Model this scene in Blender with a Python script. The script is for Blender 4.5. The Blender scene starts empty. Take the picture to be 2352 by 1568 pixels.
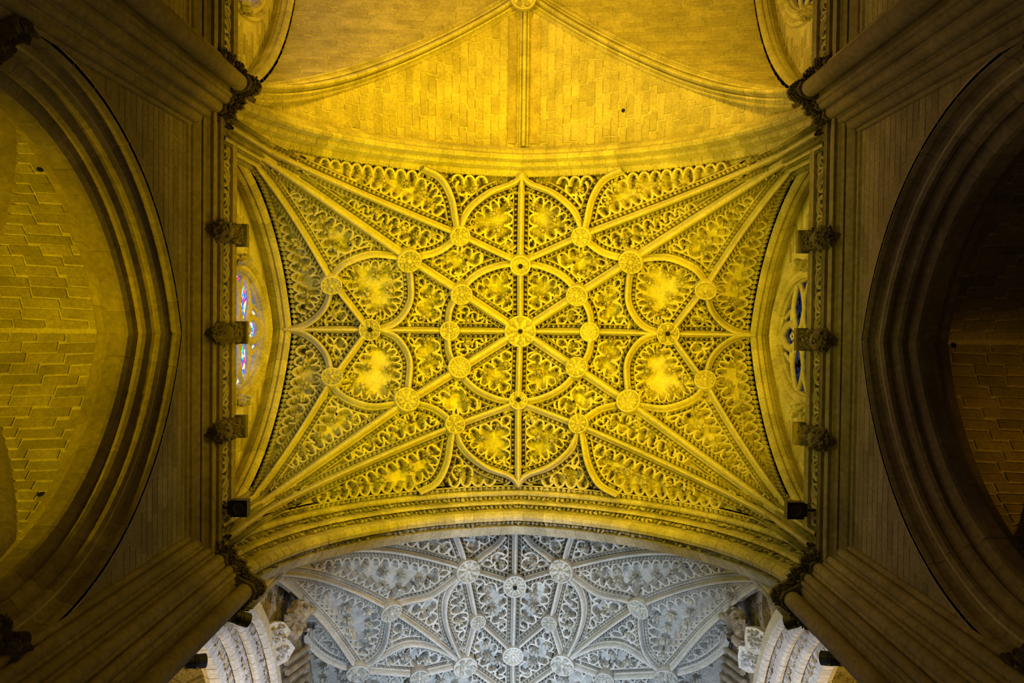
import bpy, math, random
import numpy as np
from mathutils import Matrix, Vector
random.seed(7); rng = np.random.default_rng(7)
scene = bpy.context.scene
COL = scene.collection
# ------------------------------------------------------------------ camera
FPX, W, H = 2170.0, 2352.0, 1568.0
def nrm(v):
    v = np.asarray(v, float); return v / np.linalg.norm(v)
ZC = nrm([(1193 - W / 2) / FPX, (735 - H / 2) / FPX, 1.0])      # the zenith as the lens sees it
XC = np.array([1.0, 0.012, 0.0]); XC = nrm(XC - ZC * XC.dot(ZC))
YC = np.cross(ZC, XC)
R = np.array([XC, YC, ZC])                                      # lens axes (right, down, forward) -> world
CAM = np.array([-0.04, -0.42, 0.0])
cd = bpy.data.cameras.new('camera'); cam = bpy.data.objects.new('camera', cd); COL.objects.link(cam)
cd.sensor_width = 36.0; cd.lens = 36.0 * FPX / W; cd.clip_end = 300
m = Matrix.Identity(4)
for i in range(3):
    m[i][0] = R[i][0]; m[i][1] = -R[i][1]; m[i][2] = -R[i][2]; m[i][3] = CAM[i]
cam.matrix_world = m
scene.camera = cam
def ray(u, v): return R @ np.array([(u - W / 2) / FPX, (v - H / 2) / FPX, 1.0])
def at_z(u, v, z):
    d = ray(u, v); return CAM + d * (z / d[2])
def at_x(u, v, x):
    d = ray(u, v); return CAM + d * ((x - CAM[0]) / d[0])
def hit(u, v, S):
    d = ray(u, v); d = d / d[2]; lo, hi = 18.0, 46.0
    for _ in range(40):
        z = (lo + hi) / 2; p = CAM + d * z
        if z < S(p[0], p[1]): lo = z
        else: hi = z
    return CAM + d * z
# ------------------------------------------------------------------ world, lights, exposure
wd = bpy.data.worlds.new('world'); scene.world = wd; wd.use_nodes = True
wd.node_tree.nodes['Background'].inputs[0].default_value = (1.0, 0.72, 0.38, 1)
wd.node_tree.nodes['Background'].inputs[1].default_value = 0.001
vs = scene.view_settings
vs.view_transform = 'Standard'; vs.look = 'None'; vs.gamma = 1.0; vs.use_curve_mapping = False; vs.exposure = 0.0
scene.cycles.max_bounces = 4; scene.cycles.diffuse_bounces = 3; scene.cycles.glossy_bounces = 2
scene.cycles.sample_clamp_indirect = 3.0
def area(name, loc, target, watts, col, size, spread=math.pi, shape='SQUARE', sy=None):
    l = bpy.data.lights.new(name, 'AREA'); l.energy = watts; l.color = col; l.size = size; l.shape = shape
    if sy: l.shape = 'RECTANGLE'; l.size_y = sy
    l.spread = spread
    o = bpy.data.objects.new(name, l); COL.objects.link(o); o.location = loc
    o.rotation_euler = (Vector(target) - Vector(loc)).to_track_quat('-Z', 'Y').to_euler()
    return o
YEL = (1.0, 0.64, 0.0); OLI = (0.80, 0.69, 0.0); AMB = (1.0, 0.60, 0.01)
R1 = math.radians
area('floodlight_lamp', (-6.3, 3.6, 22.0), (2.5, -1.5, 34), 360, OLI, 0.35, R1(105))
area('floodlight_lamp', (6.3, 3.6, 22.0), (-2.0, -1.5, 34), 620, YEL, 0.35, R1(105))
area('floodlight_lamp', (-6.3, -3.6, 22.0), (2.5, 1.5, 34), 300, OLI, 0.35, R1(105))
area('floodlight_lamp', (6.3, -3.6, 22.0), (-2.5, 1.5, 34), 540, YEL, 0.35, R1(105))
area('floodlight_lamp', (-6.6, -8.6, 24.0), (2, -9.5, 34), 500, AMB, 0.4, R1(130))
area('floodlight_lamp', (6.6, -8.6, 24.0), (-2, -9.5, 34), 500, AMB, 0.4, R1(130))
area('floodlight_lamp', (0, -15.0, 22.0), (0, -7.5, 34), 420, AMB, 0.8, R1(110))
area('crossing_lamp', (-5.0, 8.3, 25.0), (1, 15.5, 37), 250, (0.55, 0.74, 1.06), 0.5, R1(100))
area('crossing_lamp', (5.0, 8.3, 25.0), (-1, 15.5, 37), 250, (0.55, 0.74, 1.06), 0.5, R1(100))
area('crossing_lamp', (0, 18.0, 24.0), (0, 13.5, 38), 600, (0.56, 0.75, 1.08), 1.0, R1(85))
area('crossing_lamp', (-3.0, 13.5, 24.0), (-9, 11.0, 29), 95, (0.86, 0.90, 1.0), 0.5, R1(80))
area('crossing_lamp', (3.0, 13.5, 24.0), (9, 11.0, 29), 95, (0.86, 0.90, 1.0), 0.5, R1(80))
area('transept_lamp', (-12.0, 14.0, 24.0), (-12, 12.0, 34), 330, (1.0, 0.62, 0.12), 1.0)
area('transept_lamp', (12.0, 14.0, 24.0), (12, 12.0, 34), 330, (1.0, 0.60, 0.06), 1.0)
area('aisle_lamp', (-15.5, 3.0, 9.0), (-11.0, -0.5, 24), 260, (1.0, 0.66, 0.0), 0.8, R1(70))
area('aisle_lamp', (17.0, 6.0, 10.0), (12.5, 4.6, 24), 38, (1.0, 0.46, 0.0), 0.4, R1(40))
area('floor_glow', (0, 0, 1.0), (0, 0, 30), 60, (1.0, 0.68, 0.20), 12.0)
# ------------------------------------------------------------------ materials
def stone(name, c, var=0.18, bump=0.25, rough=0.88, scale=1.4, isl=0.0, stain=0.25):
    mt = bpy.data.materials.new(name); mt.use_nodes = True; nt = mt.node_tree; N = nt.nodes; L = nt.links
    b = N['Principled BSDF']; b.inputs['Roughness'].default_value = rough
    b.inputs['Specular IOR Level'].default_value = 0.25
    geo = N.new('ShaderNodeNewGeometry')
    n1 = N.new('ShaderNodeTexNoise'); n1.inputs['Scale'].default_value = scale; n1.inputs['Detail'].default_value = 5
    n2 = N.new('ShaderNodeTexNoise'); n2.inputs['Scale'].default_value = scale * 9; n2.inputs['Detail'].default_value = 4
    L.new(geo.outputs['Position'], n1.inputs['Vector']); L.new(geo.outputs['Position'], n2.inputs['Vector'])
    rmp = N.new('ShaderNodeMapRange'); rmp.inputs[1].default_value = 0.3; rmp.inputs[2].default_value = 0.7
    rmp.inputs[3].default_value = 1 - var; rmp.inputs[4].default_value = 1 + var
    L.new(n1.outputs[0], rmp.inputs[0])
    r2 = N.new('ShaderNodeMapRange'); r2.inputs[1].default_value = 0.3; r2.inputs[2].default_value = 0.7
    r2.inputs[3].default_value = 1 - stain; r2.inputs[4].default_value = 1 + stain * .5
    L.new(n2.outputs[0], r2.inputs[0])
    mu = N.new('ShaderNodeMath'); mu.operation = 'MULTIPLY'; L.new(rmp.outputs[0], mu.inputs[0]); L.new(r2.outputs[0], mu.inputs[1])
    last = mu
    if isl:
        oi = N.new('ShaderNodeObjectInfo'); ad = N.new('ShaderNodeMath'); ad.operation = 'ADD'
        L.new(oi.outputs['Random'], ad.inputs[0]); L.new(geo.outputs['Random Per Island'], ad.inputs[1])
        fr = N.new('ShaderNodeMath'); fr.operation = 'FRACT'; L.new(ad.outputs[0], fr.inputs[0])
        r3 = N.new('ShaderNodeMapRange'); r3.inputs[3].default_value = 1 - isl; r3.inputs[4].default_value = 1 + isl * .8
        L.new(fr.outputs[0], r3.inputs[0])
        m3 = N.new('ShaderNodeMath'); m3.operation = 'MULTIPLY'; L.new(mu.outputs[0], m3.inputs[0]); L.new(r3.outputs[0], m3.inputs[1]); last = m3
    vm = N.new('ShaderNodeVectorMath'); vm.operation = 'SCALE'; vm.inputs[0].default_value = c
    L.new(last.outputs[0], vm.inputs['Scale']); L.new(vm.outputs[0], b.inputs['Base Color'])
    n3 = N.new('ShaderNodeTexNoise'); n3.inputs['Scale'].default_value = 14; n3.inputs['Detail'].default_value = 6
    L.new(geo.outputs['Position'], n3.inputs['Vector'])
    bp = N.new('ShaderNodeBump'); bp.inputs['Strength'].default_value = bump; bp.inputs['Distance'].default_value = 0.05
    L.new(n3.outputs[0], bp.inputs['Height']); L.new(bp.outputs[0], b.inputs['Normal'])
    return mt
def plain(name, c, rough=0.5, metal=0.0):
    mt = bpy.data.materials.new(name); mt.use_nodes = True; b = mt.node_tree.nodes['Principled BSDF']
    b.inputs['Base Color'].default_value = (*c, 1); b.inputs['Roughness'].default_value = rough; b.inputs['Metallic'].default_value = metal
    nz = mt.node_tree.nodes.new('ShaderNodeTexNoise'); nz.inputs['Scale'].default_value = 30
    bp = mt.node_tree.nodes.new('ShaderNodeBump'); bp.inputs['Strength'].default_value = .1; bp.inputs['Distance'].default_value = .01
    mt.node_tree.links.new(nz.outputs[0], bp.inputs['Height']); mt.node_tree.links.new(bp.outputs[0], b.inputs['Normal'])
    return mt
M = dict(
    web=stone('pale_web_stone', (0.44, 0.40, 0.32), isl=0.10),
    mortar=stone('lime_mortar', (0.60, 0.54, 0.42), var=.1),
    brick=stone('warm_ashlar', (0.42, 0.365, 0.27), isl=0.14),
    rib=stone('carved_rib_stone', (0.50, 0.45, 0.36), var=.12),
    leaf=stone('carved_foliage_stone', (0.42, 0.38, 0.29), var=.3),
    arch=stone('arch_stone', (0.46, 0.41, 0.31), isl=0.16),
    pale=stone('pale_limestone', (0.62, 0.60, 0.58), isl=0.08, var=.1),
    pier=stone('aged_pier_stone', (0.36, 0.30, 0.22), isl=0.14, scale=.8),
    capital=stone('shaded_capital_stone', (0.18, 0.15, 0.12), var=.3),  # shade below the lamps put into the capital stone colour
    wall=stone('aisle_wall_stone', (0.36, 0.31, 0.24), isl=0.2),
    weather=stone('weathered_brown_stone', (0.33, 0.27, 0.19), var=.35, isl=.2),
    black=plain('black_paint', (0.008, 0.008, 0.009), .45), grey=plain('dark_grey_metal', (0.05, 0.05, 0.055), .5),
    hole=plain('vent_hole_shade', (0.004, 0.004, 0.003), 1.0), glass_lens=plain('floodlight_lens', (0.03, 0.03, 0.03), .15),  # hole: uncut discs, the dark inside a vent painted as black
    floor=stone('floor_slabs', (0.25, 0.22, 0.18)))
def stained(name, strength, tint):
    mt = bpy.data.materials.new(name); mt.use_nodes = True; nt = mt.node_tree; N = nt.nodes; L = nt.links
    N.remove(N['Principled BSDF']); em = N.new('ShaderNodeEmission'); em.inputs[1].default_value = strength
    geo = N.new('ShaderNodeNewGeometry'); vo = N.new('ShaderNodeTexVoronoi'); vo.inputs['Scale'].default_value = 7.0
    L.new(geo.outputs['Position'], vo.inputs['Vector'])
    se = N.new('ShaderNodeSeparateColor'); L.new(vo.outputs['Color'], se.inputs[0])
    cr = N.new('ShaderNodeValToRGB'); cr.color_ramp.interpolation = 'CONSTANT'
    for i, (p, c) in enumerate(tint):
        e = cr.color_ramp.elements[i] if i < 2 else cr.color_ramp.elements.new(p)
        e.position = p; e.color = (*c, 1)
    L.new(se.outputs[0], cr.inputs[0]); L.new(cr.outputs[0], em.inputs[0]); L.new(em.outputs[0], N['Material Output'].inputs[0])
    return mt
M['stained'] = stained('stained_glass_daylight', 1.6, [(0, (.05, .12, .9)), (.3, (.75, .85, 1)), (.5, (.9, .03, .05)), (.62, (1, .75, .2)), (.75, (.1, .3, 1)), (.9, (.02, .6, .35))])
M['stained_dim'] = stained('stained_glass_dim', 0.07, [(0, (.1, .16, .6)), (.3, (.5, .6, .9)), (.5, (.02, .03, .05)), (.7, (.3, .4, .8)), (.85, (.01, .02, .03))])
# ------------------------------------------------------------------ mesh helpers
ORG = {}
class MB:
    def __init__(s): s.V = []; s.F = []; s.n = 0
    def add(s, v, *fs):
        v = np.asarray(v, float).reshape(-1, 3)
        for f in fs:
            f = np.asarray(f, int)
            if f.size: s.F.append(f + s.n)
        s.V.append(v); s.n += len(v)
    def mesh(s, name, mat=None, smooth=False, origin=None):
        V = np.concatenate(s.V) if s.V else np.zeros((0, 3))
        if origin is not None: V = V - np.asarray(origin)
        me = bpy.data.meshes.new(name)
        me.vertices.add(len(V)); me.vertices.foreach_set('co', V.astype(np.float32).ravel())
        loops = np.concatenate([f.ravel() for f in s.F]); sizes = np.concatenate([np.full(len(f), f.shape[1]) for f in s.F])
        me.loops.add(len(loops)); me.loops.foreach_set('vertex_index', loops.astype(np.int32))
        starts = np.concatenate([[0], np.cumsum(sizes)[:-1]])
        me.polygons.add(len(sizes)); me.polygons.foreach_set('loop_start', starts.astype(np.int32))
        me.update(calc_edges=True); me.validate()
        me.polygons.foreach_set('use_smooth', np.full(len(me.polygons), smooth))
        if mat: me.materials.append(mat)
        return me
    def build(s, name, mat, parent=None, smooth=False, kind=None, label=None):
        if not s.F: return None
        if parent is None: org = np.concatenate(s.V).mean(0)
        else: org = ORG[parent.name]
        me = s.mesh(name, mat, smooth, org)
        o = bpy.data.objects.new(name, me); COL.objects.link(o)
        if parent is None: o.location = org
        else: o.parent = parent
        ORG[o.name] = org
        if kind: o['kind'] = kind
        if label: o['label'] = label
        return o
def tag(o, label, cat, group=None, kind=None):
    o['label'] = label; o['category'] = cat
    if group: o['group'] = group
    if kind: o['kind'] = kind
    return o
def empty(name, loc):
    o = bpy.data.objects.new(name, None); COL.objects.link(o); o.location = loc; ORG[o.name] = np.array(loc, float)
    o.empty_display_size = .3
    return o
def instance(me, name, parent, mtx, world_org=True):
    o = bpy.data.objects.new(name, me); COL.objects.link(o)
    if parent is not None:
        og = ORG[parent.name]; o.parent = parent
        mm = Matrix(mtx); mm.translation = mm.translation - Vector(og); o.matrix_basis = mm
    else: o.matrix_basis = Matrix(mtx)
    return o
def mat4(x, y, z, p):
    m = Matrix.Identity(4)
    for i in range(3): m[i][0] = x[i]; m[i][1] = y[i]; m[i][2] = z[i]; m[i][3] = p[i]
    return m
def sweep(mb, P, S, D, prof, caps=False, closed=False):
    P, S, D, prof = map(lambda a: np.asarray(a, float), (P, S, D, prof)); n, k = len(P), len(prof)
    V = P[:, None] + S[:, None] * prof[None, :, :1] + D[:, None] * prof[None, :, 1:2]
    i = np.arange(n - 1)[:, None]; j = np.arange(k - 1)[None]
    q = np.stack([i * k + j, i * k + j + 1, (i + 1) * k + j + 1, (i + 1) * k + j], -1).reshape(-1, 4)
    fs = [q]
    if closed:
        fs.append(np.stack([np.arange(n - 1) * k + k - 1, np.arange(n - 1) * k, np.arange(1, n) * k, np.arange(1, n) * k + k - 1], -1))
    if caps: fs += [np.arange(k)[None, ::-1], (np.arange(k) + (n - 1) * k)[None]]
    mb.add(V.reshape(-1, 3), *fs)
def tube(mb, P, r, k=6, closed=False, up=(0, 0, 1)):
    P = np.asarray(P, float); n = len(P)
    if closed: T = np.roll(P, -1, 0) - np.roll(P, 1, 0)
    else: T = np.gradient(P, axis=0)
    T /= np.linalg.norm(T, axis=1)[:, None] + 1e-9
    U = np.tile(np.array(up, float), (n, 1)); U -= T * (U * T).sum(1)[:, None]
    bad = np.linalg.norm(U, axis=1) < .05; U[bad] = np.array([1, .1, 0]); U -= T * (U * T).sum(1)[:, None]
    U /= np.linalg.norm(U, axis=1)[:, None]; B = np.cross(T, U)
    a = np.linspace(0, 2 * math.pi, k, endpoint=False); rr = np.broadcast_to(np.asarray(r, float), (n,))
    V = P[:, None] + rr[:, None, None] * (U[:, None] * np.cos(a)[None, :, None] + B[:, None] * np.sin(a)[None, :, None])
    i = np.arange(n if closed else n - 1)[:, None]; j = np.arange(k)[None]
    i2 = (i + 1) % n; j2 = (j + 1) % k
    mb.add(V.reshape(-1, 3), np.stack([i * k + j, i2 * k + j, i2 * k + j2, i * k + j2], -1).reshape(-1, 4))
    if not closed: mb.add(V[0], np.arange(k)[None]); mb.add(V[-1], np.arange(k)[None, ::-1])
def box(mb, c, sx, sy, sz, X=(1, 0, 0), Y=(0, 1, 0), Z=(0, 0, 1), taper=1.0):
    c = np.asarray(c, float); X, Y, Z = map(np.asarray, (X, Y, Z)); v = []
    for z, t in ((-1, 1), (1, taper)):
        for x, y in ((-1, -1), (1, -1), (1, 1), (-1, 1)): v.append(c + X * x * sx * t / 2 + Y * y * sy * t / 2 + Z * z * sz / 2)
    mb.add(v, [[0, 3, 2, 1], [4, 5, 6, 7], [0, 1, 5, 4], [1, 2, 6, 5], [2, 3, 7, 6], [3, 0, 4, 7]])
def lathe(mb, c, ax, prof, k=20, xdir=None):
    ax = nrm(ax); x = nrm(np.cross(ax, [0.13, 1, .2])) if xdir is None else xdir; y = np.cross(ax, x)
    a = np.linspace(0, 2 * math.pi, k, endpoint=False); n = len(prof)
    V = [np.asarray(c) + ax * h + r * (math.cos(t) * x + math.sin(t) * y) for r, h in prof for t in a]
    i = np.arange(n - 1)[:, None]; j = np.arange(k)[None]; j2 = (j + 1) % k
    mb.add(V, np.stack([i * k + j, i * k + j2, (i + 1) * k + j2, (i + 1) * k + j], -1).reshape(-1, 4))
    mb.add(V[-k:], np.arange(k)[None])
# a curled leaf lump (base on z=0, rising to z=1) and an octahedral bud
LEAF_V = np.array([[-.5, 0, 0], [0, -.5, 0], [.5, 0, 0], [0, .5, 0], [-.28, .1, .55], [.28, .1, .55], [0, -.2, .8], [0, .62, .75], [0, .35, 1.0]])
LEAF_F = np.array([[0, 1, 6], [0, 6, 4], [1, 2, 6], [2, 5, 6], [2, 3, 5], [3, 0, 4], [4, 6, 8], [6, 5, 8], [5, 7, 8], [7, 4, 8], [3, 4, 7], [3, 7, 5]])
def scatter(mb, BV, BF, P, X, Y, Z):
    P = np.asarray(P)
    if not len(P): return
    V = P[:, None] + BV[None, :, :1] * X[:, None] + BV[None, :, 1:2] * Y[:, None] + BV[None, :, 2:3] * Z[:, None]
    n = len(BV); F = (BF[None] + (np.arange(len(P)) * n)[:, None, None]).reshape(-1, BF.shape[1])
    mb.add(V.reshape(-1, 3), F)
def leaves_on(mb, P, T, N, size, h, jitter=.25):
    """leaf lumps at P, oriented at random about the normal N"""
    P, T, N = map(lambda a: np.asarray(a, float), (P, T, N)); n = len(P)
    if not n: return
    B = np.cross(N, T); a = rng.uniform(0, 2 * math.pi, n)[:, None]; sc = rng.uniform(1 - jitter, 1 + jitter, n)[:, None]
    X = (T * np.cos(a) + B * np.sin(a)) * size * sc; Y = (-T * np.sin(a) + B * np.cos(a)) * size * sc
    scatter(mb, LEAF_V, LEAF_F, P, X, Y, N * h * sc)
# stone block meshes shared by all masonry (unit size; room face = +z)
def block_mesh(seed, mat, name):
    r = np.random.default_rng(seed); mb = MB(); j = lambda s: r.uniform(-s, s)
    v = [(-.5 + j(.006), -.5 + j(.02), -1), (.5 + j(.006), -.5 + j(.02), -1), (.5 + j(.006), .5 + j(.02), -1), (-.5 + j(.006), .5 + j(.02), -1)]
    v += [(x * .975 + j(.004), y * .93 + j(.015), 1 + j(.15)) for x, y, _ in v]
    mb.add(v, [[4, 5, 6, 7], [0, 1, 5, 4], [1, 2, 6, 5], [2, 3, 7, 6], [3, 0, 4, 7]])
    return mb.mesh(name, mat)
BLK = {}
def masonry(parent, cells, mat, name='stone', limit=300, thick=.02, key=None):
    """cells: (centre, length dir, height dir, room normal, length, height). The largest in view are single parts, the rest one stuff part."""
    if not cells: return
    if mat.name not in BLK: BLK[mat.name] = [block_mesh(i, mat, 'stone_block') for i in range(5)]
    def seen(c):
        d = c[0] - CAM; dist = np.linalg.norm(d); q = R.T @ d; u, v = q[0] / q[2] * FPX + W / 2, q[1] / q[2] * FPX + H / 2
        inn = 1 if (-20 < u < W + 20 and -20 < v < H + 20) else 0
        return inn * 1e3 + abs(np.dot(c[3], d) / dist) * c[4] * c[5] / dist ** 2 * 1e3
    cells = sorted(cells, key=lambda c: -seen(c))
    for c in cells[:limit]:
        p, X, Y, N, L, Hh = c
        instance(random.choice(BLK[mat.name]), name, parent, mat4(X * L, Y * Hh, N * thick, p))
    rest = [c for c in cells[limit:]]
    if rest:
        mb = MB()
        for p, X, Y, N, L, Hh in rest:
            v = [p + X * x * L * .5 * s + Y * y * Hh * .5 * s + N * z * thick for z, s in ((-1, 1), (1, .96)) for x, y in ((-1, -1), (1, -1), (1, 1), (-1, 1))]
            mb.add(v, [[4, 5, 6, 7], [0, 1, 5, 4], [1, 2, 6, 5], [2, 3, 7, 6], [3, 0, 4, 7]])
        mb.build('stonework', mat, parent, kind='stuff')
# ------------------------------------------------------------------ vault surfaces
def pfun(t, c=.2):
    t = np.clip(np.abs(t), 0, .9985)
    return np.sqrt(np.maximum((1 + c) ** 2 - (t + c) ** 2, 0)) / math.sqrt(1 + 2 * c)
def vault_fn(cx, cy, a, b, zs, Hh, k=6, dome=0.0, cx_=.2, cy_=.5):
    def S(x, y):
        px, py = pfun((np.asarray(x) - cx) / a, cx_), pfun((np.asarray(y) - cy) / b, cy_)
        if k: h = (px ** k + py ** k) ** (1.0 / k)
        else: h = np.maximum(px, py)
        return zs + Hh * h + dome * np.clip(1 - ((x - cx) / a) ** 2, 0, 1) * np.clip(1 - ((y - cy) / b) ** 2, 0, 1)
    return S
def web(name, S, cx, cy, a, b, mat, n=(90, 70), y0=-1, y1=1, up=.03, x0=-1, x1=1):
    tx = np.sin(np.linspace(x0, x1, n[0]) * math.pi / 2) * .999; ty = np.sin(np.linspace(y0, y1, n[1]) * math.pi / 2) * .999
    X, Y = np.meshgrid(cx + a * tx, cy + b * ty, indexing='ij'); Z = S(X, Y) + up
    mb = MB(); k = n[1]; i = np.arange(n[0] - 1)[:, None]; j = np.arange(k - 1)[None]
    mb.add(np.stack([X, Y, Z], -1).reshape(-1, 3), np.stack([i * k + j, (i + 1) * k + j, (i + 1) * k + j + 1, i * k + j + 1], -1).reshape(-1, 4))
    o = mb.build(name, mat, smooth=True); o['kind'] = 'structure'
    return o
def down(S, x, y, e=.22):
    gx = (S(x + e, y) - S(x - e, y)) / (2 * e); gy = (S(x, y + e) - S(x, y - e)) / (2 * e)
    n = np.stack([gx, gy, -np.ones_like(gx)], -1); return n / np.linalg.norm(n, axis=-1)[..., None]
def vault_cells(S, cx, cy, a, b, which, row=.28, length=.85, m=.25, ylim=None, limx=None):
    """courses on one cell of a groin vault; which: 'x-' 'x+' (wall cells) 'y-' 'y+' (cells by the transverse arches)"""
    out = []; ax = which[0]; sg = -1 if which[1] == '-' else 1
    A, B = (b, a) if ax == 'x' else (a, b)         # courses run along axis ax ; rows step across the other
    for side in (-1, 1):
        q = row * .5; r = 0
        while q < A * .985:
            f = lambda q, w: (cx + sg * w, cy + side * q) if ax == 'x' else (cx + side * q, cy + sg * w)
            z0 = S(*f(q, B * .97)); z1 = S(*f(q + .05, B * .97)); sl = abs(z1 - z0) / .05; step = row / math.sqrt(1 + sl * sl)
            w = B * q / A + m + random.uniform(0, .3) * 0; L0 = random.uniform(.35, 1) * length; first = True
            while w < B - .12:
                L = L0 if first else length * random.uniform(.8, 1.25); first = False
                if w + L > B - .05: L = B - .02 - w
                if L > .15:
                    x, y = f(q, w + L / 2); x, y = float(x), float(y)
                    p = np.array([x, y, float(S(x, y))]); N = down(S, np.float64(x), np.float64(y), .12)
                    X = np.array([1., 0, 0]) if ax == 'x' else np.array([0, 1., 0]); X = nrm(X - N * X.dot(N)); Y = np.cross(N, X)
                    out.append((p - N * .0, X, Y, N, L - .035, row - .03))
                w += L
            q += max(step, .02); r += 1
    return out
# ------------------------------------------------------------------ ribs
class Path:
    def __init__(s, plan, S, off=0.0, ds=.12, foot=None):
        plan = np.asarray(plan, float); d = np.concatenate([[0], np.cumsum(np.linalg.norm(np.diff(plan, axis=0), axis=1))])
        n = max(4, int(d[-1] / .08)); t = np.linspace(0, d[-1], n); xy = np.stack([np.interp(t, d, plan[:, i]) for i in (0, 1)], 1)
        z = S(xy[:, 0], xy[:, 1]); P = np.column_stack([xy, z]); Dn = down(S, xy[:, 0], xy[:, 1])
        if foot:
            k = 6; f = np.linspace(0, 1, k, endpoint=False)[:, None]; a = np.array([P[0][0] * 1.01, P[0][1], foot]) if xy[0][1] < 6 else np.array([P[0][0], P[0][1], foot])
            P = np.vstack([a * (1 - f) + P[0] * f, P]); h = Dn[0] * np.array([1, 1, .2]); Dn = np.vstack([np.tile(nrm(h), (k, 1)), Dn])
        s.init(P, Dn, ds)
        s.P = s.P + s.D * off
    def init(s, P, D, ds):
        L = np.concatenate([[0], np.cumsum(np.linalg.norm(np.diff(P, axis=0), axis=1))]); n = max(4, int(L[-1] / ds) + 1)
        t = np.linspace(0, L[-1], n); s.P = np.stack([np.interp(t, L, P[:, i]) for i in range(3)], 1); D = np.stack([np.interp(t, L, D[:, i]) for i in range(3)], 1)
        T = np.gradient(s.P, axis=0); s.T = T / np.linalg.norm(T, axis=1)[:, None]
        D = D - s.T * (D * s.T).sum(1)[:, None]; s.D = D / np.linalg.norm(D, axis=1)[:, None]; s.S = np.cross(s.T, s.D); s.L = t; s.K = np.clip(.35 + .75 * np.abs(s.D[:, 2:3]), .4, 1)
    def at(s, l):
        f = lambda A: np.stack([np.interp(l, s.L, A[:, i]) for i in range(3)], -1)
        return f(s.P), f(s.T), f(s.S), f(s.D)
def smooth_plan(pts, n=14):
    """Catmull-Rom through the plan points"""
    p = np.asarray(pts, float)
    if len(p) == 2: return p
    q = np.vstack([2 * p[0] - p[1], p, 2 * p[-1] - p[-2]]); out = []
    for i in range(1, len(q) - 2):
        for t in np.linspace(0, 1, n, endpoint=False):
            a, b, c, d = q[i - 1], q[i], q[i + 1], q[i + 2]
            out.append(.5 * ((2 * b) + (-a + c) * t + (2 * a - 5 * b + 4 * c - d) * t * t + (-a + 3 * b - 3 * c + d) * t ** 3))
    return np.array(out + [p[-1]])
RIBP0 = np.array([(-.155, -.15), (-.155, .13), (-.12, .17), (-.095, .17), (-.085, .25), (-.06, .33), (-.03, .37), (.03, .37), (.06, .33), (.085, .25), (.095, .17), (.12, .17), (.155, .13), (.155, -.15)])
RIBP = np.array([(-.115, -.38), (-.115, .10), (-.085, .15), (-.075, .24), (-.05, .32), (-.02, .36), (.02, .36), (.05, .32), (.075, .24), (.085, .15), (.115, .10), (.115, -.38)])
FILL = np.array([(-.02, -.38), (-.022, .05), (.0, .09), (.022, .05), (.02, -.38)])
LOBE = np.array([(-.5, 1.0), (-.48, .74), (-.42, .48), (-.31, .22), (-.16, .06), (0, .01), (.16, .06), (.31, .22), (.42, .48), (.48, .74), (.5, 1.0)])
def dist_other(x, y, own, samples):
    best = 1e9
    for i, Q in enumerate(samples):
        if i == own: continue
        d = np.min((Q[:, 0] - x) ** 2 + (Q[:, 1] - y) ** 2)
        if d < best: best = d
    return math.sqrt(best)
def dist_many(XY, own, allQ, allI):
    k = allI != own
    Q = allQ[k]; out = np.empty(len(XY))
    for i, p in enumerate(XY): out[i] = ((Q - p) ** 2).sum(1).min()
    return np.sqrt(out)
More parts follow.
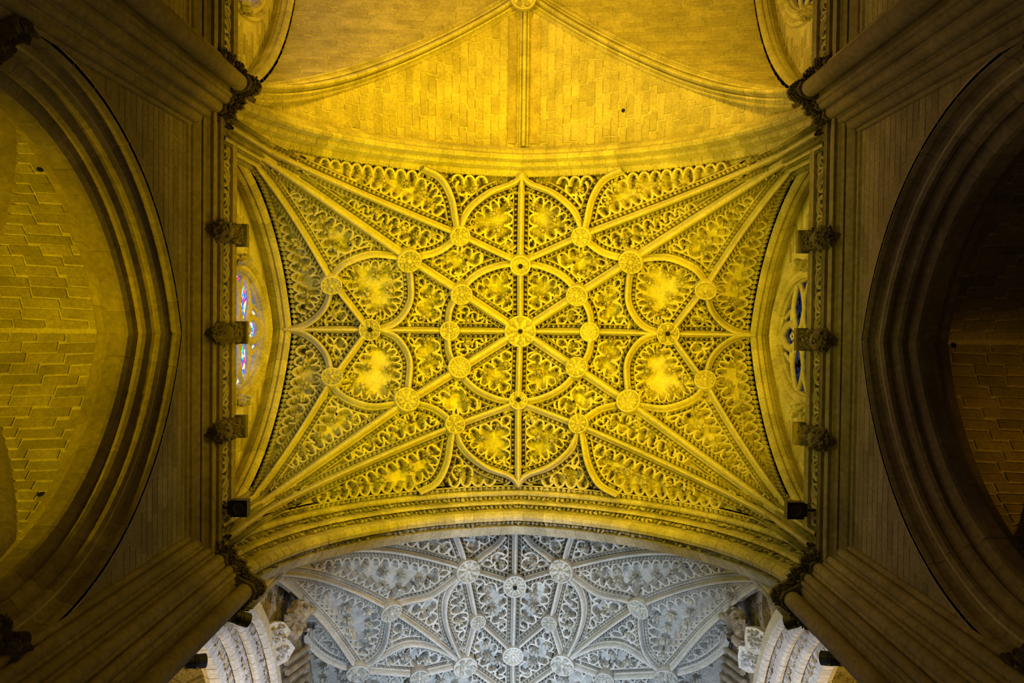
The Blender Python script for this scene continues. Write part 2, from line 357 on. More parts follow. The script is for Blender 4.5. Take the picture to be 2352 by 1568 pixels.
def net_vault(ceiling, S, paths, edges, inside, scale=1.0, lobe_w=.42, tips=None, rm='rib', lm='leaf', widths={}):
    """paths: ribs proper; edges: boundary lines that carry only a fringe (Path, side)"""
    allp = [(p, True, 0) for p in paths] + [(p, False, s) for p, s in edges]
    allQ = np.concatenate([p.P for p, _, _ in allp]); allI = np.concatenate([np.full(len(p.P), i) for i, (p, _, _) in enumerate(allp)])
    tips = [] if tips is None else tips
    for idx, (p, real, side) in enumerate(allp):
        if real:
            bs = scale * widths.get(idx, 1.0); mb = MB(); sweep(mb, p.P, p.S * (.4 + .6 * p.K), p.D * p.K, RIBP * np.array([bs, 1]))
            r = mb.build('rib', M[rm], ceiling, smooth=False)
        else: r = ceiling; bs = 1
        Lt = p.L[-1]; mbl = MB(); mbf = MB(); so = .225 * scale + .115 * (bs - scale)
        for sd in ((-1, 1) if real else (side,)):
            if real:   # beaded leaf crest between the roll and an outer fillet
                l = np.arange(.1, Lt, .185 * scale); P, T, Sv, D = p.at(l); base = P + Sv * sd * (so - .045) + D * (-.02)
                dm = dist_many(base, idx, allQ, allI); k = dm > .11
                X = T * .085 * scale; Y = Sv * sd * .10 * scale
                scatter(mbl, LEAF_V, LEAF_F, base[k], X[k] * 1.3, Y[k] * 1.35, (D * .20 * scale)[k])
                dmf = dist_many(p.P + p.S * sd * (so + .03), idx, allQ, allI) > .15; run = []
                for ii in range(len(p.P) + 1):
                    if ii < len(p.P) and dmf[ii]: run.append(ii)
                    else:
                        if len(run) > 3: sweep(mbf, (p.P + p.S * sd * (so + .045))[run], p.S[run], p.D[run], FILL)
                        run = []
            else:      # serrated leaf edge where the web meets the framing arches
                l = np.arange(.1, Lt, .2); P, T, Sv, D = p.at(l); scatter(mbl, LEAF_V, LEAF_F, P - Sv * sd * .10 + D * .0, T * .2, Sv * sd * .22, D * .12)
            # cusped fringe
            s0 = (so + .05) if real else .02; nl = max(1, int(round(Lt / lobe_w))); w = Lt / nl; dep = .33 * scale
            lc = (np.arange(nl) + .5) * w
            for c in lc:
                P0, T0, S0, D0 = p.at(np.array([c])); tip = P0[0] + S0[0] * sd * (s0 + dep * 1.0)
                if not inside(tip[0], tip[1]) or D0[0][2] > -.45: continue
                dm = dist_many(tip[None], idx, allQ, allI)[0]
                if dm < .20 * scale: continue
                dd = dep * (1.0 if dm > .45 else .72)
                ll = c + LOBE[:, 0] * w; ss = s0 + LOBE[:, 1] * dd
                tn = np.gradient(np.column_stack([ll, ss]), axis=0); tn /= np.linalg.norm(tn, axis=1)[:, None]; nn = np.column_stack([-tn[:, 1], tn[:, 0]])
                wd_ = .034 * scale; rows = []
                for off, dz in ((-wd_, -.36), (-wd_, .05), (wd_, .05), (wd_, -.36)):
                    P1, T1, S1, D1 = p.at(np.clip(ll + nn[:, 0] * off, 0, Lt)); rows.append(P1 + S1 * (sd * (ss + nn[:, 1] * off))[:, None] + D1 * dz)
                V = np.stack(rows, 1); n_ = len(ll); i = np.arange(n_ - 1)[:, None]; j = np.arange(3)[None]
                q = np.stack([i * 4 + j, i * 4 + j + 1, (i + 1) * 4 + j + 1, (i + 1) * 4 + j], -1).reshape(-1, 4)
                mbf.add(V.reshape(-1, 3), q)
                for cx2, ang in ((-.40, .55), (.40, -.55)):        # inner cusps of the trefoil
                    lq = np.array([c + cx2 * w, c + (cx2 * .45) * w]); sq = np.array([s0 + dd * .42, s0 + dd * .50]); rows = []
                    for off, dz in ((-.02, -.3), (-.02, .03), (.02, .03), (.02, -.3)):
                        P1, T1, S1, D1 = p.at(np.clip(lq, 0, Lt)); rows.append(P1 + S1 * (sd * (sq + off * np.array([1, .2])))[:, None] + D1 * dz)
                    V = np.stack(rows, 1); mbf.add(V.reshape(-1, 3), [[0, 1, 5, 4], [1, 2, 6, 5], [2, 3, 7, 6], [4, 5, 6, 7]])
                e = c + .5 * w
                Pt, Tt, St, Dt = p.at(np.array([min(e, Lt)])); tp = Pt[0] + St[0] * sd * (s0 + dd * 1.0 + .12)
                if inside(tp[0], tp[1]) and dist_many(tp[None], idx, allQ, allI)[0] > .34 * scale and Dt[0][2] < -.4: tips.append((tp, Tt[0], Dt[0]))
        mbl.build('leaf_crest', M[lm], r, kind='stuff')
        mbf.build('cusped_fringe', M[rm], r, kind='stuff')
    return tips, allQ, allI
def rosette_mesh(mat, seed):
    r = np.random.default_rng(seed); mb = MB(); k = 6
    for i in range(k):
        a = 2 * math.pi * i / k + r.uniform(-.15, .15); c, s_ = math.cos(a), math.sin(a); rad = .62 * r.uniform(.9, 1.08)
        X = np.array([[-s_, c, 0]]) * .62; Y = np.array([[c, s_, 0]]) * .62; Z = np.array([[0, 0, .62]])
        scatter(mb, LEAF_V, LEAF_F, np.array([[c * rad * .8, s_ * rad * .8, 0]]), X, Y, Z)
    lathe(mb, (0, 0, 0), (0, 0, 1), [(.34, 0), (.34, .5), (.2, .75), (.06, .85)], 7)
    return mb.mesh('rosette', mat)
def rosettes(ceiling, pts, meshes, size=.17, limit=300, gap=.45):
    keep = []; cell = {}
    for p, T, D in pts:
        if all(np.linalg.norm(p - q[0]) > gap for q in keep): keep.append((p, T, D))
    rest = MB(); n = 0
    def vis(k):
        q = R.T @ (k[0] - CAM); u, v = q[0] / q[2] * FPX + W / 2, q[1] / q[2] * FPX + H / 2
        return 0 if 0 < u < W and 0 < v < H else 1
    keep.sort(key=vis)
    for p, T, D in keep:
        a = random.uniform(0, 6.28); B = np.cross(D, T); X = T * math.cos(a) + B * math.sin(a); Y = np.cross(D, X); sz = size * random.uniform(.85, 1.15)
        if n < limit: instance(random.choice(meshes), 'rosette', ceiling, mat4(X * sz, Y * sz, D * sz * 1.2, p - D * .06))
        else: leaves_on(rest, np.array([p + X * sz * .5, p - X * sz * .5, p + Y * sz * .5, p - Y * sz * .5, p]), np.tile(T, (5, 1)), np.tile(D, (5, 1)), sz * .6, sz * .7)
        n += 1
    if rest.F: rest.build('small_rosettes', M['leaf'], ceiling, kind='stuff')
    return n
# ------------------------------------------------------------------ arches
def arch_curve(a, zs, Hh, n=60, c=.2, foot=None):
    th = np.linspace(0, 1, n); t = np.sin(th * math.pi / 2)
    x = np.concatenate([-a * t[::-1], a * t[1:]]); z = zs + Hh * pfun(np.abs(x) / a, c) * 1.0
    x[0], x[-1] = -a, a; z[0] = z[-1] = zs
    P = np.column_stack([x, z]); T = np.gradient(P, axis=0); T /= np.linalg.norm(T, axis=1)[:, None]
    N = np.column_stack([T[:, 1], -T[:, 0]]); mid = n - 1
    Tl = nrm(P[mid] - P[mid - 1]); nl = np.array([Tl[1], -Tl[0]]); N[mid] = np.array([0, -1.0]) / max(.5, -nl[1])
    N[0] = (1, 0); N[-1] = (-1, 0)
    return P, N
def arch_ring(parent, curve, axis, cpos, prof, mat, name='voussoir', nseg=44, sgn=1, t0=0, t1=1, core=True):
    """axis 'y': arch spans along x and its thickness runs along y (transverse); axis 'x': spans along y. cpos: centre of span. prof: (absolute position on axis, drop)"""
    P2, N2 = curve; L = np.concatenate([[0], np.cumsum(np.linalg.norm(np.diff(P2, axis=0), axis=1))]); n = len(P2)
    mid = L[n // 2]
    def at(l):
        p = np.stack([np.interp(l, L, P2[:, i]) for i in (0, 1)], 1); q = np.stack([np.interp(l, L, N2[:, i]) for i in (0, 1)], 1); return p, q
    def make(mb, l, prof, caps):
        p, q = at(l); z0 = np.zeros(len(l))
        if axis == 'y':
            P = np.column_stack([p[:, 0] + cpos, z0, p[:, 1]]); D = np.column_stack([q[:, 0], z0, q[:, 1]]); S = np.tile([0, 1., 0], (len(l), 1))
        else:
            P = np.column_stack([z0, p[:, 0] + cpos, p[:, 1]]); D = np.column_stack([z0, q[:, 0], q[:, 1]]); S = np.tile([1., 0, 0], (len(l), 1))
        sweep(mb, P, S, D, prof, caps=caps)
    prof = np.asarray(prof, float); cp = prof.copy(); cp[:, 1] -= .018
    if core:
        mb = MB(); make(mb, np.sort(np.append(np.linspace(L[-1] * t0, L[-1] * t1, 90), mid)), cp, False); mb.build('mortar_bed', M['mortar'], parent)
    br = np.linspace(L[-1] * t0, L[-1] * t1, nseg + 1)
    for i in range(nseg):
        a_, b_ = br[i] + .008, br[i + 1] - .008
        if b_ <= a_: continue
        ls = [a_] + ([mid] if a_ < mid < b_ else [(a_ + b_) / 2]) + [b_]
        mb = MB(); make(mb, np.array(ls), prof + np.array([0, random.uniform(-.006, .006)]), True); mb.build(name, mat, parent)
def band(parent, curve, axis, cpos, s0, s1, d, step=.13, size=.085, h=.09, mat='leaf', t0=0, t1=1, name='foliage_band', facing=(0, 1)):
    P2, N2 = curve; L = np.concatenate([[0], np.cumsum(np.linalg.norm(np.diff(P2, axis=0), axis=1))])
    mb = MB(); rows = max(1, int(round(abs(s1 - s0) / (size * 1.1)))); d0, d1 = d
    for r in range(rows):
        l = np.arange(L[-1] * t0, L[-1] * t1, step) + rng.uniform(0, step); l = l + rng.uniform(-.02, .02, len(l))
        p = np.stack([np.interp(l, L, P2[:, i]) for i in (0, 1)], 1); q = np.stack([np.interp(l, L, N2[:, i]) for i in (0, 1)], 1)
        f = (r + .5) / rows; s_ = s0 + (s1 - s0) * f; dd = d0 + (d1 - d0) * f; z0 = np.zeros(len(l)); p = p + q * dd
        if axis == 'y': P = np.column_stack([p[:, 0] + cpos, z0 + s_, p[:, 1]]); D = np.column_stack([q[:, 0], z0, q[:, 1]]); T = np.tile([0, 1., 0], (len(l), 1))
        else: P = np.column_stack([z0 + s_, p[:, 0] + cpos, p[:, 1]]); D = np.column_stack([z0, q[:, 0], q[:, 1]]); T = np.tile([1., 0, 0], (len(l), 1))
        D = D / np.linalg.norm(D, axis=1)[:, None]
        leaves_on(mb, P, T, D, size, h)
    return mb.build(name, M[mat], parent, kind='stuff')
# ================================================================== MAIN VAULT
A1, B1, ZS, HH = 8.1, 5.55, 24.0, 9.3
S1 = vault_fn(0, 0, A1, B1, ZS, HH, k=4.5)
main = web('ceiling', S1, 0, 0, A1, B1, M['mortar'], (110, 90), up=.33)
main['label'] = 'golden net vault with carved star ribs over the middle bay'
cells = []
for w_ in ('x-', 'x+', 'y-', 'y+'): cells += vault_cells(S1, 0, 0, A1, B1, w_, row=.42, length=.8)
masonry(main, [(p - N * .30, X, Y, N, L, h) for p, X, Y, N, L, h in cells], M['web'], limit=300, thick=.006)
QN = {  # rib junctions by quadrant (screen pixels), taken from the photograph
    'Ta': {(-1, -1): (1051, 535), (1, -1): (1341, 537), (-1, 1): (1039, 981), (1, 1): (1334, 980)},
    'Di': {(-1, -1): (1056, 668), (1, -1): (1329, 673), (-1, 1): (1051, 851), (1, 1): (1329, 850)},
    'Do': {(-1, -1): (934, 589), (1, -1): (1455, 592), (-1, 1): (929, 927), (1, 1): (1449, 930)},
    'Tb': {(-1, -1): (760, 640), (1, -1): (1623, 653), (-1, 1): (760, 879), (1, 1): (1621, 885)}}
def P1(u, v): return hit(u, v, S1)[:2]
NODE = {}
for k_, d_ in QN.items():
    for q_, uv in d_.items(): NODE[k_, q_] = P1(*uv)
for q_ in QN['Ta']:
    NODE['K', q_] = np.array([7.72 * q_[0], 5.2 * q_[1]]); NODE['Ka', q_] = np.array([7.45 * q_[0], 5.28 * q_[1]]); NODE['Kb', q_] = np.array([7.82 * q_[0], 4.95 * q_[1]])
    NODE['C', q_] = P1(1195, 760)
    NODE['V', q_] = P1(1195, 602) if q_[1] < 0 else P1(1190, 926)
    NODE['VA', q_] = P1(1198, 401) if q_[1] < 0 else P1(1190, 1113)
    NODE['H1', q_] = P1(1029, 759) if q_[0] < 0 else P1(1358, 761)
    NODE['H2', q_] = P1(847, 756) if q_[0] < 0 else P1(1537, 766)
    NODE['HA', q_] = P1(659, 756) if q_[0] < 0 else P1(1728, 768)
    NODE['B', q_] = np.array([abs(P1(964, 385)[0]) * q_[0], 5.5 * q_[1]])
EDGES = [('K', [], 'Do'), ('Do', [], 'Di'), ('Di', [], 'C'), ('Ka', [], 'Ta'), ('Ta', [], 'V'), ('Kb', [], 'Tb'), ('Tb', [], 'H2'),
         ('V', [(1152, 606), (1111, 619), (1080, 639)], 'Di'), ('Di', [(1038, 695), (1030, 722)], 'H1'),
         ('VA', [(1190, 413), (1172, 425), (1124, 442), (1081, 474), (1060, 506)], 'Ta'),
         ('Ta', [(1036, 553), (1003, 575), (960, 586)], 'Do'), ('Ta', [(1045, 505), (1034, 452), (1008, 409)], 'B'),
         ('Do', [(905, 585), (850, 580), (795, 598), (769, 622)], 'Tb'), ('Do', [(942, 640), (941, 690), (915, 732), (878, 752)], 'H2'),
         ('Tb', [(758, 668), (748, 700), (725, 728), (692, 748)], 'HA')]
MP = []
for q_ in QN['Ta']:
    for a_, wp, b_ in EDGES:
        A, B = NODE[a_, q_], NODE[b_, q_]; nA, nB = NODE[a_, (-1, -1)] * np.array([-q_[0], -q_[1]]), NODE[b_, (-1, -1)] * np.array([-q_[0], -q_[1]])
        pts = [A]
        for i, w_ in enumerate(wp):
            f = (i + 1) / (len(wp) + 1); pts.append(P1(*w_) * np.array([-q_[0], -q_[1]]) + (A - nA) * (1 - f) + (B - nB) * f)
        MP.append(Path(smooth_plan(pts + [B]), S1, foot=24.2 if a_[0] == 'K' else None))
for q_ in ((-1, -1), (1, 1)):
    MP.append(Path([NODE['VA', q_], NODE['V', q_]], S1)); MP.append(Path([NODE['V', q_], NODE['C', q_]], S1))
    MP.append(Path([NODE['HA', q_], NODE['H2', q_]], S1)); MP.append(Path([NODE['H2', q_], NODE['H1', q_]], S1)); MP.append(Path([NODE['H1', q_], NODE['C', q_]], S1))
ed = []
for s_ in (-1, 1):
    ed.append((Path([(-7.0 * 1, 5.42 * s_), (7.0, 5.42 * s_)], S1), 1 if s_ < 0 else -1))
    ed.append((Path([(7.85 * s_, -5.0), (7.85 * s_, 5.0)], S1), 1 if s_ > 0 else -1))
# side sign: the fringe must fall inside the bay
ed2 = []
for p, s_ in ed:
    mid = len(p.P) // 2; t_ = p.P[mid] + p.S[mid] * s_ * .5
    if abs(t_[0]) + 0 > abs(p.P[mid][0]) + .2 or abs(t_[1]) > abs(p.P[mid][1]) + .2: s_ = -s_
    ed2.append((p, s_))
inside1 = lambda x, y: abs(x) < 7.75 and abs(y) < 5.35
tips, aQ, aI = net_vault(main, S1, MP, ed2, inside1, scale=1.0, widths={k: 1.35 for k in range(len(MP)) if k % 15 in (0, 1, 2) and k < 60})
ros = [rosette_mesh(M['leaf'], i) for i in range(4)]
def grid_rosettes(S, x0, x1, y0, y1, inside, aQ, dmin, step=.62, cond=lambda x, y: True):
    out = []
    for i, x in enumerate(np.arange(x0, x1, step)):
        for y in np.arange(y0 + (step / 2 if i % 2 else 0), y1, step):
            xx, yy = x + random.uniform(-.06, .06), y + random.uniform(-.06, .06)
            if not inside(xx, yy) or not cond(xx, yy): continue
            if math.sqrt(((aQ[:, 0] - xx) ** 2 + (aQ[:, 1] - yy) ** 2).min()) < dmin: continue
            D = down(S, np.float64(xx), np.float64(yy)); T = nrm(np.cross(D, [0, 1, .1])); out.append((np.array([xx, yy, float(S(xx, yy))]), T, D))
    return out
random.shuffle(tips)
g1 = grid_rosettes(S1, -7.6, 7.6, -5.2, 5.2, inside1, aQ, .75, .66, lambda x, y: abs(x) > 5.0)
nr = rosettes(main, g1 + tips, ros, size=.235, limit=290, gap=.52)
# ------------------------------------------------------------------ roof bosses
def boss_parts(rad, seed, kind):
    r = np.random.default_rng(seed); out = []
    mb = MB(); lathe(mb, (0, 0, 0), (0, 0, 1), [(rad * .8, -.3), (rad * .92, 0), (rad * .92, .08), (rad * .80, .16), (rad * .74, .12), (rad * .1, .12)], 24)
    out.append(('disc', mb.mesh('disc', M['rib']), None))
    mb = MB(); a = np.linspace(0, 2 * math.pi, 24, endpoint=False)
    tube(mb, np.column_stack([np.cos(a) * rad * .86, np.sin(a) * rad * .86, a * 0 + .15]), rad * .085, 6, closed=True)
    out.append(('ring_moulding', mb.mesh('ring_moulding', M['rib'], True), None))
    return out
petal_me = {}
def petal(h):
    if h not in petal_me:
        mb = MB(); scatter(mb, LEAF_V, LEAF_F, np.zeros((1, 3)), np.array([[1., 0, 0]]), np.array([[0, 1., 0]]), np.array([[0, 0, h]])); petal_me[h] = mb.mesh('petal', M['leaf'])
    return petal_me[h]
hub_mb = MB(); lathe(hub_mb, (0, 0, 0), (0, 0, 1), [(1, -.3), (1, .35), (.7, .75), (.25, .9)], 12); HUB = hub_mb.mesh('carved_hub', M['rib'])
hole_mb = MB(); lathe(hole_mb, (0, 0, 0), (0, 0, 1), [(1, -.5), (1, .02)], 14); HOLE = hole_mb.mesh('vent_hole', M['hole'])
BP = {}
def boss(S, u, v, rad, label, kind='foliage', hole=False, drop=.26, group='carved roof bosses of the golden vault'):
    p = hit(u, v, S); D = down(S, np.float64(p[0]), np.float64(p[1]), .4); c = p + D * drop
    e = empty('roof_boss', c); tag(e, label, 'roof boss', group)
    X = nrm(np.cross(D, [0, 1, .05])); Y = np.cross(D, X); key = round(rad, 2)
    if key not in BP: BP[key] = boss_parts(rad, 1, 'a')
    disc = None; DW = mat4(X, Y, D, c)
    for nm, me, _ in BP[key]:
        o_ = instance(me, nm, e, DW)
        if nm == 'disc': disc = o_
    def sub(me, nm, mtx):
        o_ = bpy.data.objects.new(nm, me); COL.objects.link(o_); o_.parent = disc; o_.matrix_basis = DW.inverted() @ mtx
    rings = {'foliage': [(.62, 10, .34), (.34, 6, .3)], 'wheel': [(.62, 16, .2), (.38, 10, .18)], 'rose': [(.55, 6, .42), (.3, 5, .26)], 'coil': [(.64, 8, .36), (.36, 8, .2)]}[kind]
    for rr, n, sz in rings:
        for i in range(n):
            a = 2 * math.pi * i / n + random.uniform(-.08, .08); dx = X * math.cos(a) + Y * math.sin(a); tx = -X * math.sin(a) + Y * math.cos(a); q = sz * rad
            sub(petal(.8), 'petal', mat4(tx * q * 1.25, dx * q * 1.25, D * q, c + dx * rr * rad + D * .11))
    sub(HUB, 'carved_hub', mat4(X * rad * .2, Y * rad * .2, D * .14, c + D * .12))
    if hole: instance(HOLE, 'vent_hole', e, mat4(X * .085, Y * .085, D * .1, c + D * .27))
    return e
q = 'the golden vault'
boss(S1, 1195, 760, .62, 'largest roof boss, with a vent hole, at the centre of the golden vault', 'coil', True, .30)
BL = [(1195, 602, .40, 'wheel', True, 'small round boss with vent hole on the spine rib, between centre and plain bay'),
      (1190, 926, .36, 'rose', True, 'small round boss with vent hole on the spine rib, between centre and grey vault'),
      (1029, 759, .38, 'foliage', False, 'leafy boss on the crosswise rib just left of the central boss'),
      (1358, 761, .38, 'wheel', False, 'boss of concentric rings on the crosswise rib just right of the central boss'),
      (847, 756, .42, 'foliage', True, 'boss with vent hole where ribs meet midway to the left wall arch'),
      (1537, 766, .44, 'rose', True, 'boss with vent hole where ribs meet midway to the right wall arch'),
      (1056, 668, .42, 'foliage', False, 'leafy boss on the inner rib circle, on the upper left diagonal'),
      (1329, 671, .42, 'foliage', False, 'leafy boss on the inner rib circle, on the upper right diagonal'),
      (1051, 851, .44, 'wheel', False, 'sunflower-like beaded boss on the inner rib circle, lower left diagonal'),
      (1328, 851, .42, 'coil', False, 'coiled boss on the inner rib circle, lower right diagonal'),
      (934, 589, .46, 'foliage', False, 'leafy boss far out on the upper left diagonal rib'),
      (1455, 592, .46, 'foliage', False, 'leafy boss far out on the upper right diagonal rib'),
      (929, 927, .48, 'coil', False, 'large knotted boss far out on the lower left diagonal rib'),
      (1449, 930, .46, 'wheel', False, 'petalled wheel boss far out on the lower right diagonal rib'),
      (1051, 535, .38, 'rose', False, 'five-hole flower boss at the left foot of the lobe beside the plain bay arch'),
      (1341, 537, .38, 'rose', False, 'five-hole flower boss at the right foot of the lobe beside the plain bay arch'),
      (1039, 981, .38, 'rose', False, 'round boss at the left foot of the lobe beside the carved crossing arch'),
      (1334, 980, .38, 'coil', False, 'round boss at the right foot of the lobe beside the carved crossing arch'),
      (760, 641, .40, 'foliage', False, 'leafy boss on the upper left side rib nearest the left wall arch'),
      (761, 879, .40, 'foliage', False, 'leafy boss on the lower left side rib nearest the left wall arch'),
      (1623, 653, .40, 'wheel', False, 'beaded round boss on the upper right side rib nearest the right wall arch'),
      (1621, 885, .40, 'foliage', False, 'leafy boss on the lower right side rib nearest the right wall arch')]
for u, v, r_, kd, ho, lb in BL: boss(S1, u, v, r_, lb, kd, ho)
def vent(ceil, S, u, v, r=.07):
    p = hit(u, v, S); D = down(S, np.float64(p[0]), np.float64(p[1])); X = nrm(np.cross(D, [0, 1, .05])); Y = np.cross(D, X)
    instance(HOLE, 'vent_hole', ceil, mat4(X * r, Y * r, D * .12, p + D * .02))
for u, v in ((1149, 472), (1517, 507), (1683, 715), (1676, 823), (695, 705), (697, 805), (1582, 954), (803, 560), (985, 590)): vent(main, S1, u, v)
# ================================================================== PLAIN (UPPER) BAY
CY2, B2 = -12.05, 5.6
S2 = vault_fn(0, CY2, A1, B2, ZS, HH + .3, k=0, dome=.5)
plainv = web('ceiling', S2, 0, CY2, A1, B2, M['mortar'], (110, 90)); plainv['label'] = 'plain stone cross vault of the next bay lit orange yellow'
masonry(plainv, vault_cells(S2, 0, CY2, A1, B2, 'y+', row=.29, length=.75, m=.3), M['brick'], name='stone', limit=300, thick=.007)
cx = vault_cells(S2, 0, CY2, A1, B2, 'x-', row=.26, length=1.0, m=.3) + vault_cells(S2, 0, CY2, A1, B2, 'x+', row=.26, length=1.0, m=.3)
cx = [c for c in cx if c[0][1] > CY2 - 1.0]
hold = MB(); box(hold, (0, CY2, 40), .1, .1, .1)
mb = MB(); 
masonry(plainv, cx, M['brick'], name='brick', limit=300, thick=.01)
# diagonal ribs and ridge rib of the plain bay
PRB = [(-.30, -.15), (-.30, .03), (-.265, .07), (-.22, .03), (-.19, .08), (-.16, .14), (-.115, .15), (-.09, .11), (-.075, .2), (-.05, .27), (-.02, .3)]
PRB = np.array(PRB + [(-a, b) for a, b in PRB[::-1]])
def plain_rib(S, pts, sc, nseg, name='rib'):
    p = Path(pts, S, ds=.1); prof = PRB * sc; L = p.L[-1]
    mb = MB(); sweep(mb, p.P, p.S, p.D, prof * .96); r = mb.build(name, M['arch'], plainv)
    br = np.linspace(0, L, nseg + 1)
    for i in range(nseg):
        l = np.linspace(br[i] + .01, br[i + 1] - .01, 4); P, T, Sv, D = p.at(l); mb = MB(); sweep(mb, P, Sv, D, prof, caps=True); mb.build('rib_stone', M['arch'], r)
cc = np.array([0.03, CY2])
for sx in (-1, 1):
    for sy in (-1, 1):
        if sy < 0: continue
        plain_rib(S2, [cc, (7.75 * sx, CY2 + 5.35 * sy)], 1.15, 26)
plain_rib(S2, [cc, (0.03, CY2 + 5.55)], .9, 10)
# flat strips flanking the ridge rib
for sx, w0, w1 in ((-1, .27, .52), (1, .27, .60)):
    mb = MB(); ys = np.linspace(CY2 + .9, CY2 + 5.4, 24); xa, xb = sx * w0, sx * w1
    P = np.column_stack([ys * 0 + (xa + xb) / 2, ys, S2(ys * 0 + sx * .4, ys) - .03]); D = np.tile([0, 0, -1.], (24, 1)); Sx = np.tile([1., 0, 0], (24, 1)); hw = abs(xb - xa) / 2
    sweep(mb, P, Sx, D, [(-hw, -.1), (-hw, .05), (hw, .05), (hw, -.1)], caps=True); mb.build('ridge_strip', M['weather'], plainv)
for u, v in ((1432, 254), (1230, 315)): vent(plainv, S2, u, v, .07)
boss(S2, 1201, 6, .5, 'plain boss at the frame top where the ribs of the plain bay meet', 'rose', False, .5, group='bosses of plain bay')
# ================================================================== CROSSING VAULT
A3, B3, Y3, ZS3, H3 = 8.0, 7.95, 14.95, 25.0, 12.0
S3 = vault_fn(0, Y3, A3, B3, ZS3, H3, k=6)
cross = web('ceiling', S3, 0, Y3, A3, B3, M['web'], (100, 90), up=.33); cross['label'] = 'grey white carved star vault beyond the wide carved arch'
cells = []
for w_ in ('x-', 'x+', 'y-'): cells += vault_cells(S3, 0, Y3, A3, B3, w_, row=.5, length=.9)
masonry(cross, [(p - N * .30, X, Y, N, L, h) for p, X, Y, N, L, h in cells if p[1] < 16.5], M['web'], limit=200, thick=.006)
def P3(u, v): return hit(u, v, S3)[:2]
CN = {'a': ((1067, 1303), (1297, 1303)), 'd': ((889, 1391), (1477, 1384)), 'f': ((1092, 1416), (1267, 1418)), 'i': ((1064, 1518), (1297, 1514)),
      'k': ((822, 1528), (1531, 1539)), 'm': ((959, 1541), (1394, 1548)), 'c': ((1181, 1336),) * 2, 'h': ((1177, 1493),) * 2, 'C': ((1178, 1600),) * 2,
      'T': ((1183, 1222),) * 2, 'u': ((1044, 1229), (1316, 1229)), 't': ((1158, 1228), (1206, 1228))}
CE = [('K', [], 'd'), ('d', [], 'i'), ('i', [], 'C'), ('K2', [(871, 1262)], 'a'), ('a', [], 'c'), ('a', [], 'f'), ('f', [], 'i'), ('f', [], 'h'),
      ('a', [(1058, 1266)], 'u'), ('a', [(1110, 1270), (1138, 1250)], 't'), ('a', [(1035, 1328), (984, 1362), (920, 1377)], 'd'),
      ('a', [(1028, 1350), (1018, 1395), (1028, 1445), (1048, 1490)], 'i'), ('d', [(889, 1430), (878, 1480), (850, 1512)], 'k'),
      ('K', [(700, 1371), (755, 1432), (796, 1490)], 'k'), ('k', [], 'm'), ('m', [], 'i'), ('k', [(868, 1502), (930, 1472), (1000, 1482)], 'i'),
      ('W', [(706, 1462), (742, 1497), (784, 1518)], 'k'), ('k', [(815, 1600)], 'X')]
CP = []
for s_ in (0, 1):
    sg = -1 if s_ == 0 else 1; nd = {k: P3(*v[s_]) for k, v in CN.items()}
    nd['K'] = np.array([7.6 * sg, 7.4]); nd['K2'] = np.array([7.3 * sg, 7.25]); nd['W'] = np.array([7.75 * sg, abs(P3(690, 1440)[1])]); nd['X'] = np.array([5.9 * sg, 15.2])
    n0 = {k: P3(*v[0]) for k, v in CN.items()}; n0['K'] = np.array([-7.6, 7.4]); n0['K2'] = np.array([-7.3, 7.25]); n0['W'] = np.array([-7.75, nd['W'][1]]); n0['X'] = np.array([-5.9, 15.2])
    for a_, wp, b_ in CE:
        A, B = nd[a_], nd[b_]; pts = [A]; mir = np.array([-sg, 1.0])
        for i, w_ in enumerate(wp):
            f = (i + 1) / (len(wp) + 1); pts.append(P3(*w_) * mir + (A - n0[a_] * mir) * (1 - f) + (B - n0[b_] * mir) * f)
        CP.append(Path(smooth_plan(pts + [B]), S3, foot=25.3 if a_[0] == 'K' else None))
CP.append(Path([P3(*CN['c'][0]), P3(*CN['h'][0])], S3)); CP.append(Path([P3(*CN['h'][0]), P3(*CN['C'][0])], S3)); CP.append(Path([P3(*CN['T'][0]), P3(*CN['c'][0])], S3))
CP = [p for p in CP if p.L[-1] > .5]
inside3 = lambda x, y: abs(x) < 7.6 and 7.4 < y < 17.0
tips3, cQ, cI = net_vault(cross, S3, CP, [], inside3, scale=.95, lobe_w=.5)
random.shuffle(tips3)
g3 = grid_rosettes(S3, -7.4, 7.4, 7.6, 17.0, inside3, cQ, .45, .62)
rosettes(cross, g3 + tips3[::2], ros, size=.24, limit=290, gap=.52)
gx = 'carved roof bosses of the grey vault'
for k_, r_, kd, l0, l1 in (('a', .52, 'coil', 'large round boss nearest the carved arch, left one of the grey vault pair', 'large round boss nearest the carved arch, right one of the grey vault pair'),
                       ('d', .46, 'foliage', 'leafy boss on the left diagonal rib of the grey vault', 'leafy boss on the right diagonal rib of the grey vault'),
                       ('f', .34, 'foliage', 'small boss left of the spine rib inside the grey vault heart', 'small boss right of the spine rib inside the grey vault heart'),
                       ('i', .52, 'rose', 'round boss low on the left diagonal beside the grey spine boss', 'round boss low on the right diagonal beside the grey spine boss'),
                       ('k', .5, 'rose', 'round boss of the grey vault at the far left end of the rib arc', 'round boss of the grey vault at the far right end of the rib arc'),
                       ('m', .42, 'foliage', 'small leafy boss at the frame bottom between two left bosses of the grey vault', 'small leafy boss at the frame bottom between two right bosses of the grey vault')):
    for s_ in (0, 1): boss(S3, *CN[k_][s_], r_, (l0, l1)[s_], kd, False, group=gx)
boss(S3, 1181, 1336, .5, 'ringed boss with vent hole where two grey ribs meet in a V', 'wheel', True, group=gx)
boss(S3, 1177, 1493, .46, 'ringed boss on the spine rib of the grey vault near the frame bottom', 'wheel', False, group=gx)
vent(cross, S3, 1143, 1530)
